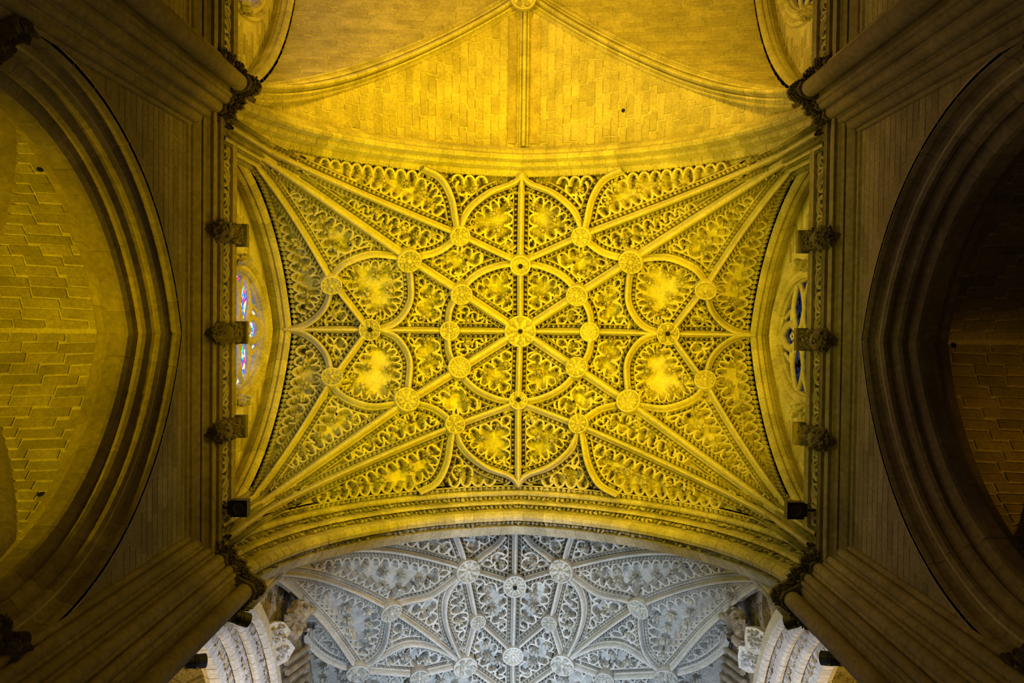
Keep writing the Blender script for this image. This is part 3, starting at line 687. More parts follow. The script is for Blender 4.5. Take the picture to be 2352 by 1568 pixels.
# ================================================================== TRANSVERSE ARCHES
ca = arch_curve(A1, ZS, HH)
tn = empty('transverse_arch', (0, -6.0, 33)); tag(tn, 'plain moulded yellow arch between the net vault and the plain bay', 'arch')
prof = [(-5.42, -.8), (-5.44, .06), (-5.54, .14), (-5.64, .12), (-5.68, .22), (-5.74, .34), (-5.82, .38), (-5.88, .36), (-5.91, .46), (-5.96, .58), (-6.04, .62), (-6.12, .58), (-6.17, .46), (-6.2, .36), (-6.28, .36), (-6.34, .3), (-6.4, .16), (-6.46, .06), (-6.48, -.5)]
arch_ring(tn, ca, 'y', 0, prof[::-1], M['arch'], nseg=60)
ts = empty('carved_arch', (0, 6.3, 33)); tag(ts, 'wide arch with carved foliage bands between the golden and grey vaults', 'arch')
prof = [(5.40, -.8), (5.40, .02), (5.44, .08), (5.45, -.12), (5.56, -.08), (5.58, .18), (5.66, .26), (5.72, .24), (5.75, .02), (5.88, .14), (5.90, .50), (5.97, .58), (6.01, .28), (6.14, .46), (6.16, .86), (6.24, .98), (6.34, 1.02), (6.46, .98), (6.52, .60), (6.66, .52), (6.70, .78), (6.80, .70), (6.92, .60), (7.05, .48), (7.1, -.3)]
arch_ring(ts, ca, 'y', 0, prof, M['arch'], nseg=70)
for s0, s1, d, sz in ((5.45, 5.57, (-.10, -.06), .12), (5.74, 5.89, (.06, .18), .15), (6.0, 6.15, (.32, .50), .15), (6.51, 6.66, (.64, .56), .14)):
    band(ts, ca, 'y', 0, s0, s1, d, step=.17, size=sz, h=.24)
# wall above the carved arch, towards the crossing
mb = MB(); P2, N2 = ca; n_ = len(P2)
for yy in (5.6, 7.0):
    V = np.array([(x, yy, z - .1) for x, z in P2] + [(x, yy, 38.5) for x, z in P2]); i = np.arange(n_ - 1); mb.add(V, np.stack([i, i + 1, n_ + i + 1, n_ + i], -1))
o = mb.build('trim_1', M['weather']); o['kind'] = 'structure'
# ================================================================== WALL ARCHES, WALLS, WINDOWS
WX = 8.75
def wall_strip_ring(mb, X, yc, zc, r, y0, y1, z0, z1, n=48):
    """flat wall in the plane X with a round hole"""
    a = np.linspace(0, 2 * math.pi, n, endpoint=False); C = []; O = []
    for t in a:
        c, s = math.cos(t), math.sin(t); C.append((X, yc + r * c, zc + r * s)); k = 1e9
        if c > 1e-6: k = min(k, (y1 - yc) / c)
        if c < -1e-6: k = min(k, (y0 - yc) / c)
        if s > 1e-6: k = min(k, (z1 - zc) / s)
        if s < -1e-6: k = min(k, (z0 - zc) / s)
        O.append((X, yc + k * c, zc + k * s))
    i = np.arange(n); j = (i + 1) % n; mb.add(C + O, np.stack([i, j, n + j, n + i], -1))
    for cy_, cz_ in ((y0, z0), (y1, z0), (y1, z1), (y0, z1)):
        d = [abs(p[1] - cy_) + abs(p[2] - cz_) for p in O]; k = np.argsort(d)[:2]; mb.add([(X, cy_, cz_), O[k[0]], O[k[1]]], [[0, 1, 2]])
wn = [0]
WA, WZ, WH = 1.85, 29.3, 3.05
WC = arch_curve(WA, WZ, WH, n=24, c=.3)
def tall_window(side, yc, dim, label):
    """arched window: frame stones, mullions, two vesica lights over four lancets, stained glass panes"""
    wn[0] += 1; X0 = side * WX
    e = empty('window_%d' % wn[0], (X0, yc, 28)); e['kind'] = 'structure'; e['label'] = label
    pr = [(-.02, -.46), (-.12, -.44), (-.16, -.34), (-.10, -.26), (-.02, -.22), (-.06, -.14), (-.08, -.06), (-.02, .02), (.06, .03), (.12, .08), (.32, .08)]
    ab = [(X0 + side * a, d) for a, d in pr]
    if side > 0: ab = ab[::-1]
    arch_ring(e, WC, 'x', yc, ab, M['arch'], name='frame', nseg=20)
    for s in (-1, 1):
        mb = MB(); P = np.array([(0, yc + s * WA, z) for z in (24.6, WZ)]); sweep(mb, P, np.tile([1., 0, 0], (2, 1)), np.tile([0, -s, 0.], (2, 1)), ab); mb.build('frame', M['arch'], e)
    XT = X0 + side * .14
    def bar(pts, w=.075, closed=False):
        mb = MB(); pts = np.array([(XT, yc + a, b) for a, b in pts]); tube(mb, pts, w, 6, closed=closed, up=(1, 0, 0)); mb.build('tracery', M['rib'], e, smooth=True)
    th = np.linspace(0, 2 * math.pi, 24, endpoint=False)
    for sy in (-1, 1):
        for off, k in ((0, 1), ):
            bar([(sy * .93 + .80 * math.cos(t), 30.25 + .60 * math.sin(t) * (1 - .35 * abs(math.cos(t)))) for t in th], .09, True)
        bar([(sy * 1.78, 28.4), (sy * 1.72, 29.2), (sy * 1.35, 29.6), (sy * .93, 29.75)])
        bar([(0, 29.3), (sy * .25, 29.55), (sy * .55, 29.72), (sy * .93, 29.7)])
        bar([(sy * .2, 30.4), (sy * .42, 31.0), (sy * .32, 31.6), (0, 32.1)], .13)
        bar([(sy * .9, 30.8), (sy * .75, 31.3), (sy * .6, 31.7)]); bar([(sy * .42, 31.0), (sy * .85, 31.0)])
        bar([(sy * .93, 24.9), (sy * .93, 28.5)]); 
        for q in (-1, 1): bar([(sy * .93 + q * .46 + .44 * math.cos(t) * 1.0, 28.5 + .75 * math.sin(t)) for t in np.linspace(0, math.pi, 9)], .06)
    bar([(0, 24.9), (0, 30.4)], .085); bar([(0, 30.7), (.12, 30.9), (0, 31.1), (-.12, 30.9)], .05, True)
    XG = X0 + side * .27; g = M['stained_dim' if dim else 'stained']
    def pane(poly):
        n = len(poly); V = [(XG, yc + a, b) for a, b in poly] + [(XG + side * .02, yc + a, b) for a, b in poly]; i = np.arange(n); mb = MB()
        mb.add(V, i[None], (i[::-1] + n)[None], np.stack([i, (i + 1) % n, n + (i + 1) % n, n + i], -1)); mb.build('pane', g, e)
    P2, _ = WC
    for a, b in ((-1.85, -.93), (-.93, 0), (0, .93), (.93, 1.85)):
        pane([(a, 24.8), (b, 24.8), (b, 29.3), (a, 29.3)])
        k = [p for p in P2 if a - .01 <= p[0] <= b + .01]; hz = lambda y: WZ + WH * float(pfun(abs(y) / WA, .3))
        ys = np.linspace(a, b, 7); pane([(a, 29.3)] + [(y, max(29.3, hz(y))) for y in ys] + [(b, 29.3)])
    mb = MB()
    for s in (-1, 1):
        pp = np.array([[X0 - side * .14, yc + s * (2.2 + .02 * k), 29.0 + k * .12] for k in range(-2, 3)])
        leaves_on(mb, np.repeat(pp, 4, 0) + rng.uniform(-.12, .12, (20, 3)), np.tile([0, 1., 0], (20, 1)), np.tile([-side, 0, 0.], (20, 1)), .2, .2)
    mb.build('leaf_stop', M['leaf'], e)
    return e
def clerestory(side, yc, b, name, dim, wl, hh=HH):
    X0 = side * WX; mb = MB(); P2, _ = WC; n = len(P2); zt = ZS + hh + .8; zb = 23.2
    V = [(X0, yc + y, z) for y, z in P2] + [(X0, yc + y, zt) for y, z in P2]; i = np.arange(n - 1); mb.add(V, np.stack([i, i + 1, n + i + 1, n + i], -1))
    for s in (-1, 1): mb.add([(X0, yc + s * WA, zb), (X0, yc + s * (b + .6), zb), (X0, yc + s * (b + .6), zt), (X0, yc + s * WA, zt)], [[0, 1, 2, 3]])
    mb.add([(X0, yc - WA, zb), (X0, yc + WA, zb), (X0, yc + WA, 24.8), (X0, yc - WA, 24.8)], [[0, 1, 2, 3]])
    wo = mb.build(name, M['mortar']); wo['kind'] = 'structure'
    cells = []; z = 24.6; r = 0; N = np.array([-side, 0, 0.]); X = np.array([0, 1., 0])
    while z < ZS + hh:
        y = -b - .3 + (r % 2) * .35
        while y < b + .3:
            L = random.uniform(.62, 1.0); c = y + L / 2; e = 0 if y * (y + L) < 0 else min(abs(y), abs(y + L)); far = max(abs(y), abs(y + L))
            hz = ZS + hh * float(pfun(min(far / b, 1), .5)); oz = WZ + (WH + .45) * float(pfun(min(e / (WA + .45), 1), .3)) if e < WA + .48 else 0
            if z < hz + .15 and z > oz: cells.append((np.array([X0, yc + c, z + .14]), X, np.array([0, 0, 1.]), N, L - .055, .235))
            y += L
        z += .29; r += 1
    masonry(wo, cells, M['brick'], name='brick', limit=260, thick=.012)
    tall_window(side, yc, dim, wl)
    return wo
def wall_arch(side, yc, b, hh, label):
    e = empty('wall_arch', (side * 8.3, yc, ZS + hh)); tag(e, label, 'arch')
    pr = [(8.04, -.75), (8.04, .14), (8.12, .26), (8.2, .28), (8.26, .2), (8.32, .26), (8.4, .26), (8.46, .16), (8.54, .16), (8.6, .1), (8.68, .04), (8.75, .0), (8.75, -.2)]
    pr = [(side * x, d) for x, d in pr]
    if side > 0: pr = pr[::-1]
    arch_ring(e, arch_curve(b, ZS, hh, c=.5), 'x', yc, pr, M['arch'], nseg=34)
    return e
wl_ = clerestory(-1, 0, B1, 'wall_left', False, 'arched traceried window with blue and red stained glass, left of the net vault')
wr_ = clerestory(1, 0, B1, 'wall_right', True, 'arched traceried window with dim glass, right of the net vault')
wl2 = clerestory(-1, CY2, B2, 'wall_left', False, 'arched window at the upper left of the plain bay', hh=HH + .3)
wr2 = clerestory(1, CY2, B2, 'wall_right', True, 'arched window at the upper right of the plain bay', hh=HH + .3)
wall_arch(-1, 0, B1, HH, 'pointed arch framing the traceried window left of the net vault')
wall_arch(1, 0, B1, HH, 'pointed arch framing the traceried window right of the net vault')
wall_arch(-1, CY2, B2, HH + .3, 'wall arch of the plain bay, left side at the frame top')
wall_arch(1, CY2, B2, HH + .3, 'wall arch of the plain bay, right side at the frame top')
# ------------------------------------------------------------------ arcade walls and arches
AB, AZ, AH = 5.15, 15.5, 7.25
acv = arch_curve(AB, AZ, AH, c=.35)
def arcade(side, yc, name, label):
    X0 = side * 8.25; P2, N2 = acv; n = len(P2); mb = MB()
    V = [(X0, yc + y, z) for y, z in P2] + [(X0, yc + y, 23.35) for y, z in P2]; i = np.arange(n - 1)
    mb.add(V, np.stack([i, i + 1, n + i + 1, n + i], -1))
    for s in (-1, 1):
        y0, y1 = yc + s * AB, yc + s * 6.3; mb.add([(X0, y0, -1.6), (X0, y1, -1.6), (X0, y1, 23.35), (X0, y0, 23.35)], [[0, 1, 2, 3]])
    w = mb.build(name, M['wall']); w['kind'] = 'structure'
    cells = []; z = 15.6; r = 0; N = np.array([-side, 0, 0.])
    while z < 23.2:
        y = -5.6 + (r % 2) * .4
        while y < 5.6:
            L = random.uniform(.7, 1.1); c = y + L / 2; e = min(abs(y), abs(y + L)) if y * (y + L) > 0 else 0
            hz = AZ + AH * float(pfun(min(e / AB, 1), .35)) if e < AB else 0
            if z > hz + .08: cells.append((np.array([X0, yc + c, z + .15]), np.array([0, 1., 0]), np.array([0, 0, 1.]), N, L - .02, .285))
            y += L
        z += .305; r += 1
    masonry(w, cells, M['wall'], name='stone', limit=150, thick=.008)
    e = empty('arcade_arch', (X0, yc, 15.5)); tag(e, label, 'arch', 'arcade arches')
    pr = [(0, -.12), (-.06, -.04), (-.06, .05), (.02, .10), (.10, .10), (.20, .13), (.25, .22), (.24, .30), (.30, .37), (.38, .38), (.44, .34), (.5, .38), (.58, .52), (.66, .56), (.74, .52), (.78, .5), (.84, .62), (.92, .72), (1.0, .74), (1.35, .74), (1.42, .62), (1.55, .5), (1.62, .4), (1.8, .36), (1.95, .1)]
    ab = [(X0 + side * s, d) for s, d in pr]
    if side > 0: ab = ab[::-1]
    arch_ring(e, acv, 'x', yc, ab, M['pier'], nseg=22)
    for s in (-1, 1):
        mb = MB(); P = np.array([(0, yc + s * AB, z) for z in (-1.6, 8, 15.5)]); D = np.tile([0, -s, 0.], (3, 1)); S = np.tile([1., 0, 0], (3, 1))
        sweep(mb, P, S, D, ab); mb.build('jamb', M['pier'], e)
        mb = MB(); n = 46; f = np.linspace(0, 1, n); L = np.array(ab); d = np.concatenate([[0], np.cumsum(np.linalg.norm(np.diff(L, axis=0), axis=1))]); t = f * d[-1]
        q = np.column_stack([np.interp(t, d, L[:, 0]), np.interp(t, d, L[:, 1])])
        for zz in (15.1, 15.3, 15.5):
            PP = np.column_stack([q[:, 0], yc + s * (AB - q[:, 1] - .02), np.full(n, zz)]) + rng.uniform(-.02, .02, (n, 3)); leaves_on(mb, PP, np.tile([0, 0, 1.], (n, 1)), np.tile([-side * .5, -s * .8, 0.], (n, 1)), .24, .22)
        mb.build('capital', M['capital'], e)
    return w
arcade(-1, 0, 'wall_left', 'tall pointed aisle arch filling the left side of the view')
arcade(1, 0, 'wall_right', 'tall pointed dark aisle arch filling the right side of the view')
arcade(-1, CY2, 'wall_left', 'aisle arch of the plain bay at the upper left corner')
arcade(1, CY2, 'wall_right', 'aisle arch of the plain bay at the upper right corner')
# ------------------------------------------------------------------ aisles
def aisle(side, yc, label):
    cx_, a_ = side * 14.9, 4.9; S = vault_fn(cx_, yc, a_, 5.5, 15.5, 8.4, k=0, dome=.5, cx_=.3)
    o = web('ceiling', S, cx_, yc, a_, 5.5, M['mortar'], (50, 60)); o['label'] = label
    c = vault_cells(S, cx_, yc, a_, 5.5, 'x+' if side < 0 else 'x-', row=.30, length=.95, m=.15)
    masonry(o, c, M['wall'], name='brick', limit=300, thick=.006)
    for sx in (-1, 1):
        for sy in (-1, 1):
            p = Path([(cx_, yc), (cx_ + sx * 4.75, yc + sy * 5.3)], S); mb = MB(); sweep(mb, p.P, p.S, p.D, RIBP * 1.25); mb.build('rib', M['pier'], o, smooth=True)
    return o, S
al, SA = aisle(-1, 0, 'brick aisle vault seen through the left arch, olive lit')
ar, SB = aisle(1, 0, 'dark brick aisle vault seen through the right arch')
for u, v in ((230, 764), (92, 388), (93, 1136)): vent(al, SA, u, v, .07)
vent(ar, SB, 2190, 793, .07)
# outer aisle walls (close the room)
for sd, nm in ((-1, 'wall_left'), (1, 'wall_right')):
    mb = MB(); box(mb, (sd * 19.95, 0, 12), .3, 12.5, 27); o = mb.build(nm, M['wall']); o['kind'] = 'structure'
# ------------------------------------------------------------------ cornices and galleries
def gallery(side, y0, y1, ti, labels, seed, blocks):
    sy = 1; prof = [(8.27, 22.9), (8.24, 23.12), (8.18, 23.16), (8.18, 23.28), (8.12, 23.3), (8.0, 23.44), (7.97, 23.5), (7.93, 23.48), (7.88, 23.56), (7.8, 23.62), (7.72, 23.62), (7.68, 23.7), (7.7, 23.8), (7.7, 23.86), (8.8, 23.9)]
    mb = MB(); P = np.array([(0, y0, 0), (0, (y0 + y1) / 2, 0), (0, y1, 0)]); sweep(mb, P, np.tile([side * 1., 0, 0], (3, 1)), np.tile([0, 0, 1.], (3, 1)), prof)
    c = mb.build('trim_%d' % ti, M['pier']); c['kind'] = 'structure'; c['label'] = 'moulded cornice under the gallery'
    e = empty('balustrade', (side * 7.72, (y0 + y1) / 2, 23.86)); tag(e, labels, 'balustrade', 'gallery balustrades')
    def rail(z, h, w, nm):
        mb = MB(); pr = [(-w / 2, z), (-w / 2 - .03, z + h * .3), (-w / 2, z + h * .5), (-w / 2 - .05, z + h * .8), (-w / 2, z + h), (w / 2, z + h), (w / 2, z)]
        pp = [(side * (7.74 + a), b) for a, b in pr]; P = np.array([(0, y0, 0), (0, y1, 0)]); sweep(mb, P, np.tile([1., 0, 0], (2, 1)), np.tile([0, 0, 1.], (2, 1)), pp, caps=True, closed=True); mb.build(nm, M['pier'], e)
    rail(23.86, .14, .24, 'lower_rail'); rail(24.85, .26, .26, 'handrail')
    # pierced panels: interlaced loops
    w = .62; n = int((y1 - y0) / w); w = (y1 - y0) / n; mb = MB(); th = np.linspace(0, 2 * math.pi, 18, endpoint=False); z0, z1 = 24.0, 24.86; zc = (z0 + z1) / 2
    X_ = 0.0
    def ell(cy, cz, ry, rz, r, rot=0):
        y = ry * np.cos(th); z = rz * np.sin(th); c_, s_ = math.cos(rot), math.sin(rot); tube(mb, np.column_stack([th * 0, cy + y * c_ - z * s_, cz + y * s_ + z * c_]), r, 5, closed=True, up=(1, 0, 0))
    ell(0, 0, w * .42, .40, .04); ell(-w * .12, .0, w * .17, .26, .026, .35); ell(w * .14, .0, w * .16, .24, .026, .35)
    tt = np.linspace(0, 1, 10); tube(mb, np.column_stack([tt * 0, w * (.5 - .12 * np.sin(tt * 2 * math.pi)), -.43 + .86 * tt]), .035, 5, up=(1, 0, 0))
    tube(mb, np.column_stack([tt * 0, -w * .5 + w * tt, .43 - .16 * np.abs(np.sin(tt * math.pi))]), .03, 5, up=(1, 0, 0)); tube(mb, np.column_stack([tt * 0, -w * .5 + w * tt, -.43 + .16 * np.abs(np.sin(tt * math.pi))]), .03, 5, up=(1, 0, 0))
    me = mb.mesh('tracery_panel', M['arch'], True)
    for i in range(n): instance(me, 'tracery_panel', e, mat4((1.6, 0, 0), (0, 1 if i % 2 else -1, 0), (0, 0, 1), (side * 7.74, y0 + (i + .5) * w, zc)))
    for y, lb in blocks:
        b = empty('carved_pedestal', (side * 7.6, y, 23.75)); tag(b, lb, 'pedestal', 'carved pedestals on the gallery')
        mb = MB(); box(mb, (side * 7.62, y, 24.55), .42, .50, 1.1); box(mb, (side * 7.56, y, 25.12), .56, .60, .2); mb.build('block', M['capital'], b)
        mb = MB(); box(mb, (side * 7.56, y, 25.3), .46, .5, .18, taper=.7); mb.build('cap', M['capital'], b)
        mb = MB(); lathe(mb, (side * 7.62, y, 23.95), (0, 0, -1), [(.3, -.1), (.31, .1), (.26, .25), (.14, .38)], 12); mb.build('corbel', M['capital'], b)
        mb = MB(); nn = 60; a = rng.uniform(0, 6.28, nn); r_ = rng.uniform(.05, .3, nn); P = np.column_stack([side * 7.62 + r_ * np.cos(a), y + r_ * np.sin(a), 23.85 - (.34 - r_) * .9]); leaves_on(mb, P, np.tile([1., 0, 0], (nn, 1)), np.tile([0, 0, -1.], (nn, 1)), .12, .11)
        a = rng.uniform(-.24, .24, (50, 2)); P = np.column_stack([np.full(50, side * 7.41), y + a[:, 0], 24.5 + a[:, 1] * 2]); leaves_on(mb, P, np.tile([0, 1., 0], (50, 1)), np.tile([-side * 1., 0, 0], (50, 1)), .11, .07); mb.build('carved_foliage', M['capital'], b, kind='stuff')
L_ = 'the left gallery balustrade'; R_ = 'the right gallery balustrade'
gallery(-1, -5.62, 5.55, 2, 'pierced stone gallery balustrade along the left of the net vault', 1,
        [(-2.58, 'carved pedestal on the left gallery, topmost of three'), (0.0, 'carved pedestal on the left gallery, middle of three, beside the window'), (2.5, 'carved pedestal on the left gallery, lowest of three')])
gallery(1, -5.62, 5.55, 3, 'pierced stone gallery balustrade along the right of the net vault', 2,
        [(-2.58, 'carved dark pedestal on the right gallery, topmost of three'), (0.0, 'carved dark pedestal on the right gallery, middle of three, beside the window'), (2.5, 'carved dark pedestal on the right gallery, lowest of three')])
gallery(-1, -17.5, -6.4, 4, 'pierced balustrade of the plain bay at the upper left', 3, [])
gallery(1, -17.5, -6.4, 5, 'pierced balustrade of the plain bay at the upper right', 4, [])
# ------------------------------------------------------------------ clustered piers
def pier(side, yc, hy, xf, label, zt=24.15, hyb=None):
    hyb = hyb or hy
    """half-diamond of shafts in front of the wall. hy: half width at the wall, xf: |x| of the nose"""
    e = empty('clustered_pier', (side * 8.0, yc, -1.6)); tag(e, label, 'pier', 'clustered piers of the nave')
    xw = 8.30; nose = (xf + .12, 0)
    sh = [(xf + .22, 0, .22)]
    for f, r in ((.20, .07), (.30, .12), (.41, .06), (.50, .15), (.61, .06), (.70, .11), (.79, .06), (.88, .13), (1.0, .09)):
        for s in (-1, 1): sh.append((xf + .22 + (xw - xf - .3) * f, s * (hyb if s > 0 else hy) * (.12 + .86 * f), r))
    mb = MB(); out = [(xw + .9, -hy - .05), (xw - .02, -hy - .02), (xf + .42, -.3), (xf + .42, .3), (xw - .02, hyb + .02), (xw + .9, hyb + .05)]
    V = [(side * x, yc + y, z) for z in (-1.6, zt) for x, y in out]; n = len(out); i = np.arange(n); j = (i + 1) % n
    mb.add(V, np.stack([i, j, n + j, n + i], -1), (np.arange(n) + n)[None]); mb.build('core', M['pier'], e)
    mb = MB(); box(mb, (side * 9.25, yc, 11.2), 1.7, 2 * hy - .3, 25.6); mb.build('wall_respond', M['pier'], e)
    mb = MB(); yy = (-6.0, .42) if yc < 0 else (6.2, .74)
    box(mb, (side * 8.35, yy[0], 28.7), 1.1, yy[1] * 2, 9.2); box(mb, (side * 8.3, (-5.35 if yc < 0 else 5.35), 26.0), 1.15, .56, 4.0); mb.build('springer', M['arch'], e)
    for x, y, r in sh:
        mb = MB(); a = np.linspace(0, 2 * math.pi, 14, endpoint=False)
        prof = [(r, 0), (r, zt + 1.6 - .25)]; lathe(mb, (side * x, yc + y, -1.6), (0, 0, 1), prof, 14); mb.build('shaft', M['pier'], e, smooth=True)
    # capital: ribbon that follows the shafts, with carved leaves
    order = sorted(sh, key=lambda t: t[1]); pts = []
    for x, y, r in order:
        nx, ny = -1.0, (y / hy) * .9; l = math.hypot(nx, ny); nx /= l; ny /= l
        tx, ty = -ny, nx
        if ty < 0: tx, ty = -tx, -ty
        for t in (-.8, 0, .8): pts.append((x + nx * (r + (.08 if t == 0 else .0)) + tx * r * t, y + ny * (r + (.08 if t == 0 else 0)) + ty * r * t, nx, ny))
    pts = [(xw + .1, -hy - .18, -.3, -1)] + pts + [(xw + .1, hyb + .18, -.3, 1)]
    P = np.array([(side * x, yc + y, 0) for x, y, _, _ in pts]); S = np.array([(side * a, b, 0) for _, _, a, b in pts]); S = S / np.linalg.norm(S, axis=1)[:, None]; D = np.tile([0, 0, 1.], (len(P), 1))
    mb = MB(); sweep(mb, P, S, D, [(-.3, zt - .45), (.0, zt - .42), (.03, zt - .36), (.0, zt - .3), (.03, zt - .12), (.16, zt - .04), (.17, zt + .08), (.10, zt + .12), (-.3, zt + .14)]); mb.build('capital', M['capital'], e)
    mb = MB(); d = np.concatenate([[0], np.cumsum(np.linalg.norm(np.diff(P, axis=0), axis=1))])
    for zz in (-.27, -.17, -.07):
        t = np.arange(0, d[-1], .09) + rng.uniform(0, .05); PP = np.stack([np.interp(t, d, P[:, i]) for i in range(3)], 1); SS = np.stack([np.interp(t, d, S[:, i]) for i in range(3)], 1); PP = PP + SS * (.05 + (zz + .3) * .3); PP[:, 2] = zt + zz
        leaves_on(mb, PP, np.tile([0, 0, 1.], (len(t), 1)), SS + np.array([0, 0, -.5]), .10, .07)
    mb.build('carved_leaves', M['capital'], e, kind='stuff')
    return e
for sd, nm in ((-1, 'left'), (1, 'right')):
    pier(sd, -6.28, 1.1, 6.92, 'clustered shaft pier rising to the upper %s corner of the net vault' % nm)
    pier(sd, 6.55, 1.45, 6.72, 'wide clustered shaft crossing pier at the lower %s corner of the net vault' % nm, hyb=1.08)
# ------------------------------------------------------------------ crossing side: transept arches, walls, sculptures
TC = arch_curve(7.75, 24.3, 6.5)
TF = vault_fn(0, 0, 1, 1, 0, 1)
for sd, nm in ((-1, 'left'), (1, 'right')):
    e = empty('transept_arch', (sd * 8.0, Y3, 33)); tag(e, 'pale carved arch opening sideways from the crossing at the lower %s' % nm, 'arch', 'transept arches')
    pr = [(8.2, -.34), (7.56, -.32), (7.55, .05), (7.62, .16), (7.74, .18), (7.79, .0), (7.95, .02), (8.02, .32), (8.12, .38), (8.22, .34), (8.26, .20), (8.42, .32), (8.46, .5), (8.56, .6), (8.66, .62), (8.70, .48), (8.88, .6), (9.0, .9), (9.3, .92), (9.5, .8), (9.6, -.2)]
    pr = [(sd * x, d) for x, d in pr]
    if sd > 0: pr = pr[::-1]
    arch_ring(e, TC, 'x', Y3, pr, M['pale'], nseg=50, t0=0, t1=.62)
    band(e, TC, 'x', Y3, sd * 7.79, sd * 7.95, (.0, .02), step=.17, size=.15, h=.2, mat='pale', t1=.62)
    band(e, TC, 'x', Y3, sd * 8.25, sd * 8.43, (.2, .32), step=.12, size=.15, h=.2, mat='pale', t1=.62)
    band(e, TC, 'x', Y3, sd * 8.69, sd * 8.88, (.5, .6), step=.12, size=.15, h=.2, mat='pale', t1=.62)
    # wall between the transept arch and the crossing vault
    P2, N2 = TC; k = [i for i in range(len(P2)) if P2[i][0] < 3.5]; mb = MB(); n = len(k)
    V = [(sd * 8.02, Y3 + P2[i][0], P2[i][1] - .05) for i in k] + [(sd * 8.02, Y3 + P2[i][0], 38.6) for i in k]; i = np.arange(n - 1); mb.add(V, np.stack([i, i + 1, n + i + 1, n + i], -1))
    w = mb.build('wall_%s' % nm, M['mortar']); w['kind'] = 'structure'
    cells = []; z = 25.0; r = 0
    while z < 38:
        y = 7.4 + (r % 2) * .3
        while y < 17:
            L = random.uniform(.45, .8); c = y + L / 2; t = abs(c - Y3) / 7.75
            hz = 24.3 + 6.5 * float(pfun(min(t, 1))) if t < 1 else 24; vz = ZS3 + H3 * float(pfun(min(abs(c - Y3) / B3, 1)))
            if hz + .1 < z < vz: cells.append((np.array([sd * 8.02, c, z + .12]), np.array([0, 1., 0]), np.array([0, 0, 1.]), np.array([-sd * 1., 0, 0]), L - .03, .23))
            y += L
        z += .26; r += 1
    masonry(w, cells, M['weather'], name='brick', limit=220, thick=.05)
    # transept vault beyond
    ST = vault_fn(sd * 15.6, Y3, 6.0, 7.0, 24.5, 9.5, k=0, dome=.3)
    o = web('ceiling', ST, sd * 15.6, Y3, 6.0, 7.0, M['web'], (40, 50)); o['label'] = 'amber lit vault seen past the pale carved arch at the lower %s' % nm
    tp = [Path([(sd * 15.6, Y3), (sd * 9.8, 8.3)], ST), Path([(sd * 15.6, Y3), (sd * 9.8, Y3 + 6.6)], ST), Path([(sd * 9.9, 11.6), (sd * 15.6, Y3)], ST), Path([(sd * 12.7, 11.6), (sd * 9.9, Y3 - .2)], ST)]
    tps, _, _ = net_vault(o, ST, tp, [], lambda x, y: 9.8 < abs(x) < 18 and 8.4 < y < 18, scale=.9, lobe_w=.5)
    rosettes(o, tps, ros, size=.26, limit=60)
    masonry(o, [c for c in vault_cells(ST, sd * 15.6, Y3, 6.0, 7.0, 'x+' if sd < 0 else 'x-', row=.4, length=.8) if c[0][1] < Y3 + 1], M['web'], limit=120)
# sculptures and shields on the crossing walls
def shield(sd, u, v, xx, label, s=1.0):
    p = at_x(u, v, sd * xx); N = np.array([-sd * .75, 0, -.66]); X = np.array([0, 1., 0]); Y = np.cross(N, X)
    e = empty('heraldic_shield', p); tag(e, label, 'shield', 'carved stone shields on the crossing wall'); mb = MB()
    out = [(-.36, -.42), (0, -.46), (.36, -.42), (.42, -.05), (.34, .28), (0, .55), (-.34, .28), (-.42, -.05)]
    V = [p + (X * x + Y * y) * s + N * z for z, k in ((-.12, 1), (.06, 1)) for x, y in out] + [p + (X * x * .8 + Y * y * .8) * s + N * .02 for x, y in out]
    i = np.arange(8); j = (i + 1) % 8; mb.add(V, np.stack([i, j, 8 + j, 8 + i], -1), np.stack([8 + i, 8 + j, 16 + j, 16 + i], -1), (i + 16)[None]); mb.build('plate', M['pale'], e)
    mb = MB(); q = rng.uniform(-.26, .26, (34, 2)); P = p + (X * q[:, :1] + Y * q[:, 1:] * 1.2) * s + N * .03; leaves_on(mb, P, np.tile(X, (34, 1)), np.tile(N, (34, 1)), .13 * s, .13); mb.build('carving', M['pale'], e)
def skin_body(name, pts, edges, rad, mat, parent, root=0):
    me = bpy.data.meshes.new(name); og = ORG[parent.name]
    me.from_pydata([tuple(np.array(p) - og) for p in pts], edges, []); o = bpy.data.objects.new(name, me); COL.objects.link(o); o.parent = parent; ORG[o.name] = og
    o.modifiers.new('skin', 'SKIN'); sv = me.skin_vertices[0].data if me.skin_vertices else None
    if sv is None:
        me.attributes; o.modifiers.clear(); bpy.context.view_layer.objects.active = o; o.modifiers.new('skin', 'SKIN'); sv = me.skin_vertices[0].data
    for i, r in enumerate(rad): sv[i].radius = (r, r)
    sv[root].use_root = True
    s = o.modifiers.new('sub', 'SUBSURF'); s.levels = 1; s.render_levels = 2; me.materials.append(mat)
    return o
